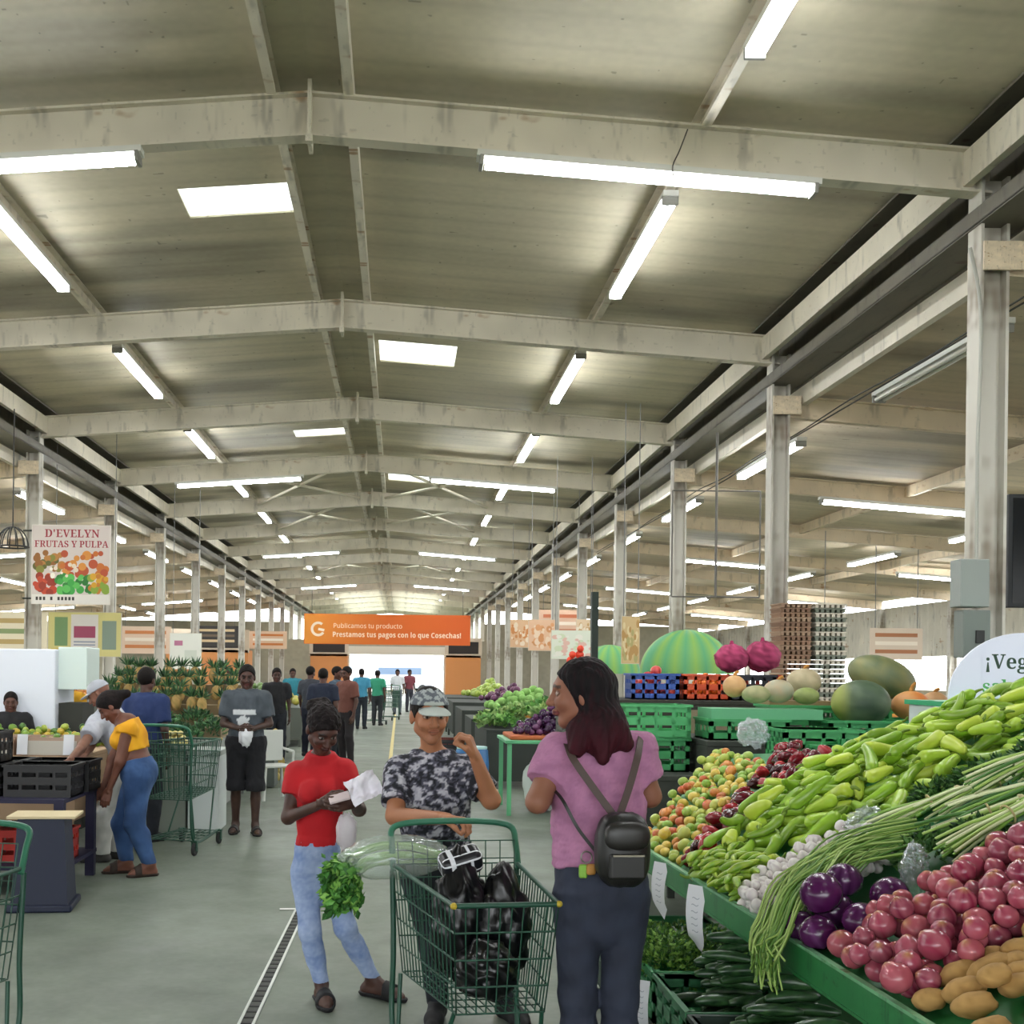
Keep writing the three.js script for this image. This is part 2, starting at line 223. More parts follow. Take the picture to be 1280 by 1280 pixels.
const crumple = (x, y, z) => .95 + .3 * n3(x * 2.4, y * 2.4, z * 2.4) + .5 * (.22 - Math.abs(n3(x * 4.5 + 3, y * 4.5, z * 4.5))) + .25 * (.22 - Math.abs(n3(x * 10, y * 10 + 5, z * 10)));
const dome = (r, h) => () => { const a = rnd() * 6.283, q = Math.sqrt(rnd()), e = rr(.5, 1), p = V(Math.cos(a) * r * q, h * Math.sqrt(Math.max(0, 1 - q * q)) * e, Math.sin(a) * r * q); return { p, dir: V(p.x / r + rr(-.7, .7), .5 + rr(-.4, .6), p.z / r + rr(-.7, .7)).normalize() }; };

const waxyM = vmat(.3), skinM0 = vmat(.5), dullM = vmat(.8), stemM = mat('#6f8a2e', .7), leafM = vmat(.6, { side: THREE.DoubleSide }), glossM = vmat(.2);
const withLook = (kinds, words) => kinds.map((k, i) => ({ ...k, look: words[i] }));
const pepperCols = ['#7fb01e', '#93bd2c', '#6f9f1c', '#a4c637', '#6a961c', '#b4c93e'].map(C);
function pepperKind(L, r, bend, twist, base) {
  const pts = [0, .25, .5, .75, 1].map((t) => V(Math.sin(t * 2.4 + twist) * bend - Math.sin(twist) * bend, Math.cos(t * 3 + twist) * bend * .5, (t - .5) * L));
  const g = sweep(pts, (t, a) => r * (t < .12 ? lerp(.35, 1, Math.sqrt(t / .12)) : lerp(1, .5, Math.pow((t - .12) / .88, 1.4))) * (t > .9 ? Math.sqrt(Math.max(0, 1 - (t - .9) / .1)) * .95 + .05 : 1) * (1 + .1 * Math.cos(a * 3 + twist * 4 + t * 2) + .05 * n3(a * 2, t * 6, twist)), 13, 9);
  paint(g, (x, y, z) => mixC(base, C('#cfdc6a'), .35 * Math.max(0, n3(x * 60, y * 60, z * 26 + twist * 9)) + .12));
  const st = sweep([pts[0].clone().add(V(0, 0, .006)), pts[0].clone().add(V(0, 0, -.016)), pts[0].clone().add(V(bend * .3 + .006, .008, -.036))], (t) => lerp(.009, .005, t), 4, 6);
  return { g, st, L, r };
}
const pepperKinds = [[.185, .028, .014, .2], [.165, .031, .022, 1.1], [.20, .026, .03, 2.2], [.15, .03, .01, 3], [.18, .024, .036, 4.1], [.145, .033, .018, 5.2]].map(([L, r, b, w], i) => ({ ...pepperKind(L, r, b, w, pepperCols[i]), look: ['straight', 'plump bent', 'long wavy', 'short straight', 'slender curved', 'short plump yellowish'][i] }));
function lumpKind(rx, ry, rz, fn, col, a, b) { return { g: paint(lump(rx, ry, rz, fn, a, b), col), r: (rx + ry + rz) / 3, rx, ry, rz }; }
const streak = (x, z, k, s) => n3(Math.atan2(z, x) * k, s, 4.4);
const onionKinds = [0, 1, 2, 3].map((s) => lumpKind(.039, .037, .039, (x, y, z) => 1 + (y > .93 ? (y - .93) * 2.2 : 0) + (y < -.9 ? -(y + .9) * -.4 : 0) + .02 * n3(x * 2 + s, y * 2, z * 2), (x, y, z) => { const t = .5 + .9 * streak(x, z, 5, s); let c = mixC(C(['#9a3450', '#8c2544', '#a84a58', '#7c2040'][s]), C('#c98088'), t * .5); if (y > .036) c = mixC(c, C('#b98a55'), (y - .036) / .008); return c; }, 16, 12));
const garlicKinds = [0, 1].map((s) => lumpKind(.022, .019, .022, (x, y, z) => 1 + .07 * Math.cos(Math.atan2(z, x) * 7 + s) * (1 - y * y) + (y > .8 ? (y - .8) * 1.3 : 0), (x, y, z) => mixC(C('#ece8e2'), C('#b9a3ae'), .25 + .6 * streak(x, z, 6, s)), 14, 8));
const potatoKinds = [0, 1, 2, 3].map((s) => lumpKind([.085, .07, .06, .045][s], [.038, .036, .034, .03][s], [.045, .042, .04, .034][s], (x, y, z) => 1 + .16 * n3(x * 1.4 + s * 9, y * 1.4, z * 1.4) + .05 * n3(x * 4, y * 4 + s, z * 4), (x, y, z) => mixC(C('#c0985a'), C('#95703c'), .45 + 1.0 * fbm(x * 40 + s, y * 40, z * 40)), 18, 12));
const cabbageKinds = [0, 1].map((s) => lumpKind(.066, .06, .066, (x, y, z) => 1 + .025 * Math.abs(n3(x * 2.2 + s * 5, y * 2.2, z * 2.2)), (x, y, z) => mixC(C(s ? '#3e1440' : '#4a1648'), C('#8c5590'), Math.pow(Math.max(0, streak(x, z, 7, s + 2)), 1.2) * .8), 22, 16));
const tomatoCols = ['#7fa83a', '#a7b84a', '#cfae3c', '#d8b94f', '#cf7a35', '#8fae46', '#c4502e', '#b9bf58'];
const tomatoKinds = tomatoCols.map((h, s) => lumpKind(.031, .027, .031, (x, y, z) => 1 - (y > .9 ? (y - .9) * 1.2 : 0), (x, y, z) => mixC(C(h), C('#c9d38a'), .3 * (n3(x * 40 + s, y * 40, z * 40) + .3)), 12, 9));
const redKinds = ['#7c1622', '#9c2026', '#5d1420', '#3d1016'].map((h, s) => lumpKind(.04, .036, .065, (x, y, z) => 1 + .06 * Math.cos(Math.atan2(y, x) * 3 + s) - (z > 0 ? z * .12 : 0), () => C(h), 14, 10));

// ---------- the sloping stand ----------
const ST = 25 * Math.PI / 180, cT = Math.cos(ST), sT = Math.sin(ST), EY = .745;
const edgeX = (d) => 1.40 - (d - 3.1) * .0358;
const SP = (d, v, n = 0) => V(edgeX(d) + v * cT - n * sT, EY + v * sT + n * cT, -d);
const standQ = new THREE.Quaternion().setFromAxisAngle(V(0, 0, 1), ST);
const placed = [];     // {d, v, n, r} balls already lying on the stand
// let a body of balls [[dd, dv, r], ...] come to rest along the stand's normal
function rest(d, v, balls, list = placed) {
  let n = -9; for (const b of balls) { n = Math.max(n, b[2] - (b[3] || 0)); const x = d + b[0], y = v + b[1]; for (const q of list) { const rr2 = (b[2] + q.r) * .93, e = (x - q.d) ** 2 + (y - q.v) ** 2; if (e < rr2 * rr2) n = Math.max(n, q.n + Math.sqrt(rr2 * rr2 - e) - (b[3] || 0)); } }
  return n;
}
function settle(count, lo, hi, v0, v1, heap, mk, tries = 9) {
  for (let i = 0; i < count; i++) {
    let best = null;
    for (let k = 0; k < tries; k++) { const v = lerp(v0, v1, rnd()), d = lerp(lo(v), hi(v), rnd()), it = mk(), n = rest(d, v, it.balls), cost = n - heap(d, v); if (!best || cost < best.cost) best = { v, d, n, it, cost }; }
    for (const b of best.it.balls) placed.push({ d: best.d + b[0], v: best.v + b[1], n: best.n + (b[3] || 0), r: b[2] });
    best.it.put(SP(best.d, best.v, best.n));
  }
}
{
  // stand body
  const t = thing('produce_stand', 'long green metal stand heaped with peppers, garlic, onions and potatoes', 'stand');
  const greenM = mat('#2f8a4f', .45, { map: grimeTex }), paleM = mat('#7fc79a', .4, { map: grimeTex }), darkM = greenM;
  const far = (v) => 6.3 + 1.5 * v, poly = [[2.0, 0], [far(0), 0], [7.72, .97], [6.15, 1.3], [6.15, 1.98], [2.0, 1.98]];
  const g = new THREE.BufferGeometry(), P = [];
  for (const n of [-.012, -.03]) for (const [d, v] of poly) P.push(...SP(d, v, n).toArray());
  const ix = []; const N = poly.length; for (let i = 1; i < N - 1; i++) { ix.push(0, i, i + 1, N, N + i + 1, N + i); } for (let i = 0; i < N; i++) { const j = (i + 1) % N; ix.push(i, N + i, j, j, N + i, N + j); }
  g.setAttribute('position', new THREE.Float32BufferAttribute(P, 3)); g.setIndex(ix); const gg = g.toNonIndexed(); gg.computeVertexNormals();
  obj('tray', uvm(gg), darkM, t);
  // front rail: an upright strip with a pale lip
  const rail = (y0, y1, out, w, m, nm) => { const a = SP(2.0, 0), b = SP(6.3, 0), L = a.distanceTo(b), ry = Math.atan2(b.x - a.x, -(b.z - a.z)); const o = obj(nm, uvm(box(w, y1 - y0, L).toNonIndexed()), m, t); o.position.set((a.x + b.x) / 2 - out, EY + (y0 + y1) / 2, (a.z + b.z) / 2); o.rotation.y = -ry; };
  rail(-.075, .028, .012, .008, greenM, 'front_rail'); rail(.024, .034, .012, .022, paleM, 'rail_lip'); rail(-.083, -.073, .004, .03, greenM, 'rail_foot');
  for (const d of [2.1, 3.08, 6.25]) obj('post', [box(.045, EY - .08, .045, edgeX(d) + .03, (EY - .08) / 2, -d)], greenM, t);
  for (const d of [2.1, 4.1, 6.05]) obj('post', [box(.05, EY + .8, .05, edgeX(d) + 1.72, (EY + .8) / 2 - .02, -d)], greenM, t);
  obj('shelf', [box(1.2, .03, 4.3, 2.36, .2, -4.2)], darkM, t);
  obj('back_panel', [box(.02, .9, 4.4, 3.02, .45, -4.2)], darkM, t);
}
const orient = (o, yaw, pitch = 0, roll = 0) => { o.quaternion.copy(standQ).multiply(new THREE.Quaternion().setFromEuler(new THREE.Euler(pitch, yaw, roll, 'YXZ'))); };
function produce(name, kind, m, p, label, category, group, s = 1, q) {
  const o = new THREE.Mesh(kind.g, m); o.castShadow = o.receiveShadow = true; o.name = numbered(name); scene.add(o); o.position.copy(p); o.scale.setScalar(s); if (q) o.quaternion.copy(q); else orient(o, rnd() * 6.28, rr(-.6, .6), rr(-.6, .6)); return tag(o, label, category, group);
}
function pepper(kind, p, yaw, pitch, roll, s, label, group) {
  const o = thing('green_pepper', label, 'pepper', p, 0, group); orient(o, yaw, pitch, roll); o.scale.setScalar(s);
  obj('flesh', kind.g, waxyM, o); obj('stem', kind.st, stemM, o); return o;
}
// potatoes, onions, cabbages, garlic, peppers, red ones, tomatoes
settle(62, (v) => 2.62, (v) => 3.16 + .22 * v, .06, .95, (d, v) => .05 + .05 * (1 - Math.abs(v - .5)), () => { const k = pick(potatoKinds), yaw = rr(-.9, .9) + Math.PI / 2, L = k.rx - k.rz, dx = -Math.sin(yaw) * L * .8, dv = Math.cos(yaw) * L * .8, r = (k.ry + k.rz) / 2; return { balls: [[0, 0, r], [dx, dv, r * .85], [-dx, -dv, r * .85]], put: (p) => produce('potato', k, dullM, p, ['very long', 'long', 'oval', 'small'][potatoKinds.indexOf(k)] + ' tan potato with a rough skin in the heap beside the pink onions', 'potato', 'potatoes on the stand', 1, standQ.clone().multiply(new THREE.Quaternion().setFromEuler(new THREE.Euler(rr(-.25, .25), -yaw + Math.PI / 2, rr(-.15, .15), 'YXZ')))) }; });
settle(150, (v) => 3.16 + .2 * v, (v) => 3.74 + .1 * v, .035, 1.25, (d, v) => .05 + .06 * Math.exp(-((v - .45) ** 2) * 4), () => { const k = pick(onionKinds), s = rr(.82, 1.22); return { balls: [[0, 0, .038 * s]], put: (p) => produce('red_onion', k, glossM, p, (s > 1.08 ? 'large ' : s < .92 ? 'small ' : 'medium ') + ['rosy red', 'deep red', 'pale pinkish red', 'dark magenta'][onionKinds.indexOf(k)] + ' onion in the heap between the potatoes and the purple cabbages', 'onion', 'red onions on the stand', s) }; });
for (const [d, v, n, s] of [[3.86, .06, .06, .95], [3.8, .19, .06, .95], [3.97, .17, .062, 1.05], [4.0, .05, .055, .85], [3.9, .34, .06, 1], [3.92, .14, .155, 1.08], [4.02, .26, .13, .95]]) { placed.push({ d, v, n, r: .064 * s }); produce('purple_cabbage', pick(cabbageKinds), glossM, SP(d, v, n), 'glossy round purple cabbage between the long beans and the pink onions', 'cabbage', 'purple cabbages on the stand', s); }
settle(298, (v) => 4.14 + .32 * v, (v) => 4.56 + .2 * v, .022, .62, (d, v) => .03 + .035 * Math.sin(clamp(v / .62) * 3.1), () => { const s = rr(.85, 1.2); return { balls: [[0, 0, .021 * s]], put: (p) => produce('garlic_bulb', pick(garlicKinds), dullM, p, 'small white garlic bulb in the pile between peppers and long beans', 'garlic', 'garlic bulbs on the stand', s) }; }, 6);
settle(298, (v) => 4.58 + .17 * v, (v) => 5.12 + .88 * Math.min(v, 1) , .05, 1.85, (d, v) => .07 + .1 * Math.sin(clamp(v / 1.85) * 2.6) + .05 * Math.sin(d * 5), () => {
  const k = pick(pepperKinds), s = rr(.85, 1.15), yaw = (rnd() < .55 ? rr(-.8, .8) + Math.PI * .36 : rr(0, 3.14)) + (rnd() < .5 ? Math.PI : 0), L = k.L * s, cy = Math.cos(yaw), sy = Math.sin(yaw), balls = []; const tl = rr(-.3, .3);
  for (const t of [-.36, -.12, .12, .34]) balls.push([-cy * t * L, sy * t * L, k.r * s * (t > .2 ? .7 : 1), -t * L * Math.sin(tl)]);   // local z is -d, local x is v
  return { balls, put: (p) => pepper(k, p, yaw, tl, rr(0, 6.28), s, k.look + ' light green pepper in the big heap on the stand', 'green peppers on the stand') };
}, 10);
const chiliG = sweep([V(0, 0, -.045), V(.006, .003, 0), V(0, 0, .045)], (t) => .013 * Math.pow(Math.sin(clamp(t * .9 + .06) * Math.PI), .6), 8, 7); paint(chiliG, (x, y, z) => mixC(C('#6f9a24'), C('#a3b83a'), .5 + n3(x * 40, y * 40, z * 40)));
settle(90, () => 4.5, () => 5.2, .018, .2, () => .02, () => { const yaw = rr(0, 6.28), c = Math.cos(yaw), q = Math.sin(yaw), s = rr(.85, 1.3); return { balls: [-.03, 0, .03].map((t) => [-c * t * s, q * t * s, .012 * s]), put: (p) => produce('small_chili', { g: chiliG }, waxyM, p, 'small green chili lying along the rail below the big peppers', 'chili', 'small chilies along the rail', s, standQ.clone().multiply(new THREE.Quaternion().setFromEuler(new THREE.Euler(0, yaw, 0)))) }; });
settle(66, (v) => 5.12 + .9 * v, (v) => 5.4 + 1.3 * v, .04, 1.15, () => .06, () => { const k = pick(redKinds), s = rr(.8, 1.15); return { balls: [[0, 0, .042 * s]], put: (p) => produce('dark_red_pepper', k, glossM, p, ['dark red', 'bright red', 'wine red', 'blackish red'][redKinds.indexOf(k)] + ' glossy pepper in the band between green peppers and tomatoes', 'pepper', 'dark red peppers on the stand', s) }; });
settle(175, (v) => 5.42 + 1.32 * v, (v) => 6.2 + 1.5 * v, .035, .95, () => .05, () => { const k = pick(tomatoKinds), s = rr(.85, 1.25); return { balls: [[0, 0, .03 * s]], put: (p) => produce('tomato', k, waxyM, p, ['green', 'yellowish green', 'golden', 'pale yellow', 'orange', 'light green', 'red', 'pale olive'][tomatoKinds.indexOf(k)] + ' small tomato at the far end of the stand', 'tomato', 'tomatoes on the stand', s) }; });
// long beans draped over the front rail
{
  const cols = ['#6a9038', '#8fae50', '#55802f', '#a3bd68'].map((h) => mat(h, .55));
  for (let b = 0; b < 3; b++) {
    const t = thing('long_bean_bunch', 'bunch of thin green long beans drooping over the stand rail', 'beans', undefined, 0, 'long beans on the stand');
    for (let i = 0; i < 38; i++) {
      const o = rr(-.1, .1), v1 = .62 + rr(-.15, .1), dd = 4.04 + b * .05, w = rr(-.1, .1), hang = rr(.06, .2), lift = .05 + .07 * rnd();
      const pts = [SP(dd + .3 * v1 + o * .8 + .02, v1, .04 + lift * .6), SP(dd + .2 + o, v1 * .68, .05 + lift), SP(dd + .1 + o * .8 + w, v1 * .36, .05 + lift), SP(dd + .06 + w, .1, .05 + lift * .8), SP(dd - .03 + w, -.03, .035 + lift * .3)];
      const e = pts[4]; pts.push(V(e.x - .035 + rr(-.01, .01), e.y - hang * .5, e.z + rr(-.02, .05)), V(e.x - .03 + rr(-.03, .02), e.y - hang, e.z + rr(-.03, .09)));
      obj('bean', tube(pts, rr(.003, .0046), 18, 5), pick(cols), t);
    }
  }
}
// bunches of leeks and leafy herbs further up the slope
{
  const whiteM = mat('#d8dcb0', .5), greens = ['#5d8c35', '#86ad4c', '#47762f', '#a3bf63'].map((h) => mat(h, .55)), rootM = mat('#c8bd92', .9);
  const bunch = (d, v, n, yaw, L, label, k = 15) => {
    const t = thing('leek_bunch', label, 'leeks', SP(d, v, n), 0, 'leek bunches on the stand'); orient(t, yaw + Math.PI);
    for (let i = 0; i < k; i++) { const a = i / k * 6.28, q = .028 * Math.sqrt(rnd()), x0 = Math.cos(a) * q, y0 = Math.sin(a) * q * .7, f = rr(.6, 1.4), x1 = x0 * 3.2 * f + rr(-.02, .02), y1 = y0 * 2.4 * f, pts = [V(x0, y0, -L / 2), V(x0 * 1.1, y0, -L / 6), V(lerp(x0, x1, .6), y1 * .7, L / 6), V(x1, y1 - .01, L / 2)];
      const s = obj('stalk', sweep(pts, (u) => lerp(.009, .005, u), 6, 6), i % 3 ? pick(greens) : whiteM, t);
      obj('root_end', lump(.013, .012, .014, (x, y, z) => 1 + .3 * n3(x * 3 + i, y * 3, z * 3), 7, 5).translate(x0, y0, -L / 2 - .006), rootM, s); }
    obj('tie', [new THREE.TorusGeometry(.034, .004, 5, 14).translate(0, 0, -L / 5)], mat('#b8a878', .8), t);
  };
  for (const [d, v, n, y, L] of [[4.55, .78, .09, 1.4, .36], [4.42, .98, .1, 1.7, .42], [4.22, 1.0, .1, 1.3, .42], [4.05, 1.15, .1, 1.55, .4], [4.34, 1.3, .14, 1.75, .44], [4.1, 1.42, .13, 1.35, .42], [3.95, 1.3, .1, 1.8, .4], [4.5, 1.5, .15, 1.5, .44], [3.84, .95, .07, 1.5, .36], [4.02, .8, .1, 1.7, .38], [3.9, 1.12, .09, 1.4, .4], [4.2, .82, .08, 1.25, .36], [3.86, 1.45, .12, 1.6, .42], [4.3, 1.12, .17, 1.5, .4]]) bunch(d, v, n, y, L, 'bunch of pale leek stalks with green tops lying above the long beans');
  const hc = ['#2f5a24', '#3f6e2c', '#1f4420', '#56803a'].map(C);
  for (const [d, v, n, r] of [[4.62, 1.12, .08, .14], [4.55, 1.35, .1, .15], [4.66, 1.55, .1, .15], [4.72, .95, .06, .1], [4.42, 1.72, .1, .16], [4.2, .62, .06, .1], [4.12, .78, .05, .1]]) {
    const o = obj('herb_bunch', leaves(420, dome(r, .1), .035, hc, .45), leafM); o.position.copy(SP(d, v, n - .05)); orient(o, rnd() * 6); tag(o, 'dark green leafy herb bunch lying among the leeks', 'herbs', 'herb bunches on the stand');
  }
  // clear plastic bags tucked between
  const bagM = new THREE.MeshPhysicalMaterial({ color: '#f4f8fa', roughness: .06, transmission: .9, thickness: 0, side: THREE.DoubleSide });
  for (const [d, v, n, sx, sy, lab] of [[4.62, .62, .08, .09, .075, 'crumpled clear plastic bag beside the garlic'], [3.93, .46, .08, .045, .1, 'crumpled clear plastic bag beside the purple cabbages']]) { const o = obj('plastic_bag', lump(sx, sy, .06, (x, y, z) => crumple(x, y + v, z), 40, 28), bagM); o.position.copy(SP(d, v, n)); tag(o, lab, 'plastic bag'); }
}
// price tags: paper slips hanging from the rails
{
  const inkTex = (() => { const c = document.createElement('canvas'); c.width = 96; c.height = 256; const x = c.getContext('2d'); x.fillStyle = '#e8e9ee'; x.fillRect(0, 0, 96, 256); x.strokeStyle = '#a9adb8'; x.lineWidth = 3; for (let i = 0; i < 6; i++) { x.beginPath(); x.moveTo(30, 50 + i * 26); x.bezierCurveTo(40, 40 + i * 26, 55, 62 + i * 26, 66, 46 + i * 26); x.stroke(); } const t = new THREE.CanvasTexture(c); t.colorSpace = THREE.SRGBColorSpace; return t; })();
  const paperM = mat('#ffffff', .8, { map: inkTex, side: THREE.DoubleSide });
  const slip = (p, w, h, yaw, lab) => { const g = new THREE.PlaneGeometry(w, h, 2, 10), q = g.attributes.position; for (let i = 0; i < q.count; i++) { const t = .5 - q.getY(i) / h; q.setZ(i, .025 * Math.sin(t * 3.4) + q.getX(i) * .3 * t); if (t > .8) q.setX(i, q.getX(i) * (1 - (t - .8) * 3) + .01); } g.translate(0, -h / 2, 0); g.computeVertexNormals(); const o = obj('price_tag', g, paperM); o.position.copy(p); o.rotation.y = yaw; tag(o, lab, 'price tag'); };
  const onRail = (d, y = EY + .02) => V(edgeX(d) - .03, y, -d);
  slip(onRail(5.62), .1, .27, -1.0, 'long white paper price slip hanging from the rail below the dark red peppers');
  slip(onRail(5.02), .1, .28, -.9, 'long white paper price slip hanging from the rail below the green peppers');
  slip(V(1.03, .395, -4.86), .07, .22, -.5, 'white paper price slip hanging below the parsley crate');
}
// ---------- crates, tables and heaps ----------
function crateG(w, h, l, slats = 3) {   // open plastic crate, base at y 0
  const t = .012, g = [box(w, t, l, 0, t / 2, 0)], sh = h / (slats * 1.45);
  for (const sx of [-1, 1]) for (const sz of [-1, 1]) g.push(box(.03, h, .03, sx * (w / 2 - .015), h / 2, sz * (l / 2 - .015)));
  for (let i = 0; i < slats; i++) { const y = sh / 2 + i * (h - sh) / (slats - 1); for (const s of [-1, 1]) { g.push(box(w, sh, t, 0, y, s * (l / 2 - t / 2)), box(t, sh, l, s * (w / 2 - t / 2), y, 0)); } }
  for (let i = 1; i < 4; i++) for (const s of [-1, 1]) g.push(box(.022, h, t, w * (i / 4 - .5), h / 2, s * (l / 2 - t / 2)), box(t, h, .022, s * (w / 2 - t / 2), h / 2, l * (i / 4 - .5)));
  for (const s of [-1, 1]) g.push(box(w + .014, .018, .024, 0, h - .009, s * l / 2), box(.024, .018, l + .014, s * w / 2, h - .009, 0));
  return uvm(join(g), 2);
}
const CR = { std: crateG(.5, .24, .36), low: crateG(.56, .15, .4, 2), long: crateG(.5, .22, .54), small: crateG(.4, .22, .3) };
const crateMs = {}; const cM = (h) => crateMs[h] ||= mat(h, .5);
function crate(kind, hex, pos, turn, label, group) { const o = obj('crate', CR[kind], cM(hex)); o.position.copy(pos); o.rotation.y = turn; return tag(o, label, 'crate', group); }
function table(x0, x1, d0, d1, h, m, label, o = {}) {
  const w = x1 - x0, l = d1 - d0, t = thing(o.name || 'stall_table', label, 'table', [(x0 + x1) / 2, 0, -(d0 + d1) / 2], 0, o.group);
  obj('table_top', [rbox(w, .04, l, .008, 0, h - .02, 0, 1)], m, t);
  for (const sx of [-1, 1]) for (const sz of [-1, 1]) obj('leg', [box(.05, h - .04, .05, sx * (w / 2 - .05), (h - .04) / 2, sz * (l / 2 - .05))], o.legM || m, t);
  if (o.front !== false) { const fm = o.frontM || m; obj('front_board', [box(w, o.fh || h * .55, .015, 0, h - .04 - (o.fh || h * .55) / 2, l / 2 - .01)], fm, t); obj('side_board', [box(.015, o.fh || h * .55, l, Math.sign(-(x0 + x1)) * (w / 2 - .01), h - .04 - (o.fh || h * .55) / 2, 0)], fm, t); }
  return t;
}
// a heap on a flat top; list keeps the balls of one heap
function heap(count, x0, x1, d0, d1, y, mk, profile = () => .1, tries = 7, list = []) {
  for (let i = 0; i < count; i++) {
    let b = null; for (let k = 0; k < tries; k++) { const v = rr(x0, x1), d = rr(d0, d1), it = mk(), n = rest(d, v, it.balls, list), c = n - profile((v - x0) / (x1 - x0), (d - d0) / (d1 - d0)); if (!b || c < b.c) b = { v, d, n, it, c }; }
    for (const q of b.it.balls) list.push({ d: b.d + q[0], v: b.v + q[1], n: b.n + (q[3] || 0), r: q[2] });
    b.it.put(V(b.v, y + b.n, -b.d));
  }
  return list;
}
const mound = (h) => (a, b) => h * Math.sin(clamp(a) * Math.PI) * Math.sin(clamp(b) * Math.PI);
const flatQ = () => new THREE.Quaternion().setFromEuler(new THREE.Euler(rnd() * 6.28, rnd() * 6.28, rnd() * 6.28));
const fruitKind = (hex, rx, ry, rz, hex2 = hex, f) => lumpKind(rx, ry, rz, f, (x, y, z) => mixC(C(hex), C(hex2), .5 + n3(x * 14, y * 14 + rx * 90, z * 14)), 9, 7);
const fruitHeap = (n, area, kinds, name, label, cat, group, prof, m = waxyM, s0 = .85, s1 = 1.15) => heap(n, ...area, () => { const k = pick(kinds), s = rr(s0, s1); return { balls: [[0, 0, k.r * s * .92]], put: (p) => produce(name, k, m, p, k.look ? k.look + ' ' + label : label, cat, group, s, flatQ()) }; }, prof);

// ----- below the big stand: parsley and cucumbers -----
{
  const bench = table(1.04, 1.62, 3.15, 6.05, .21, mat('#33443a', .8), 'low dark bench under the rail of the big stand', { name: 'low_bench', fh: .1 });
  [[5.72, '#2c7a48', 'green crate of leafy parsley at the far end of the low bench'], [5.14, '#2c7a48', 'green crate of leafy parsley on the low bench beside the cucumber crates'], [4.56, '#2f6b45', 'dark green crate of cucumbers beside the parsley'], [3.98, '#23352b', 'blackish green crate of cucumbers on the low bench below the long beans'], [3.42, '#23352b', 'blackish green crate of cucumbers below the red onions']].forEach(([d, h, l]) => crate('long', h, V(1.33, .21, -d), 0, l));
  const pc = ['#3d6b22', '#547f2c', '#2f5620', '#6b9436', '#7ea447'].map(C);
  for (const [x, d, y] of [[1.2, 5.78, .22], [1.42, 5.72, .22], [1.17, 5.34, .3], [1.18, 5.08, .32], [1.42, 5.24, .3], [1.42, 4.98, .28], [1.2, 5.52, .26]]) { const o = obj('parsley_bunch', leaves(760, dome(.16, .24), .026, pc, .6), leafM); o.position.set(x, y, -d); tag(o, 'bushy fresh green parsley bunch in a crate below the rail', 'parsley', 'parsley bunches under the stand'); }
  const cukes = [0, 1, 2].map((s) => { const L = [.2, .17, .22][s], g = sweep([V(0, 0, -L / 2), V(.008 * s, .004, 0), V(0, 0, L / 2)], (t, a) => .024 * Math.pow(Math.sin(clamp(t * .94 + .03) * Math.PI), .42) * (1 + .06 * n3(a * 3, t * 9, s)), 10, 9); paint(g, (x, y, z) => mixC(C('#16331d'), C('#3f6336'), .35 + .9 * n3(x * 70 + s, y * 70, z * 30))); return { g, L, r: .024 }; });
  let crateWord = ''; const mkC = () => { const k = pick(cukes), yaw = rr(-.5, .5) + Math.PI / 2, s = rr(.9, 1.2), b = []; for (const t of [-.34, 0, .34]) b.push([-Math.cos(yaw) * t * k.L * s, Math.sin(yaw) * t * k.L * s, k.r * s]); return { balls: b, put: (p) => produce('cucumber', k, waxyM, p, 'dark green cucumber in the ' + crateWord, 'cucumber', 'cucumbers under the stand', s, new THREE.Quaternion().setFromEuler(new THREE.Euler(0, yaw, 0))) }; };
  for (const d of [4.56, 3.98, 3.42]) crateWord = d > 4.5 ? 'crate beside the parsley' : d > 3.9 ? 'crate below the long beans' : 'crate below the red onions', heap(44, 1.2, 1.46, d - .2, d + .2, .23, mkC, mound(.22), 9);
  const lime = [fruitKind('#7fae3a', .03, .028, .03, '#9cc04a')];
  fruitHeap(9, [1.2, 1.38, 3.72, 3.84, .41], lime, 'lime', 'bright green lime lying among the dark cucumbers', 'lime', 'limes under the stand');
}
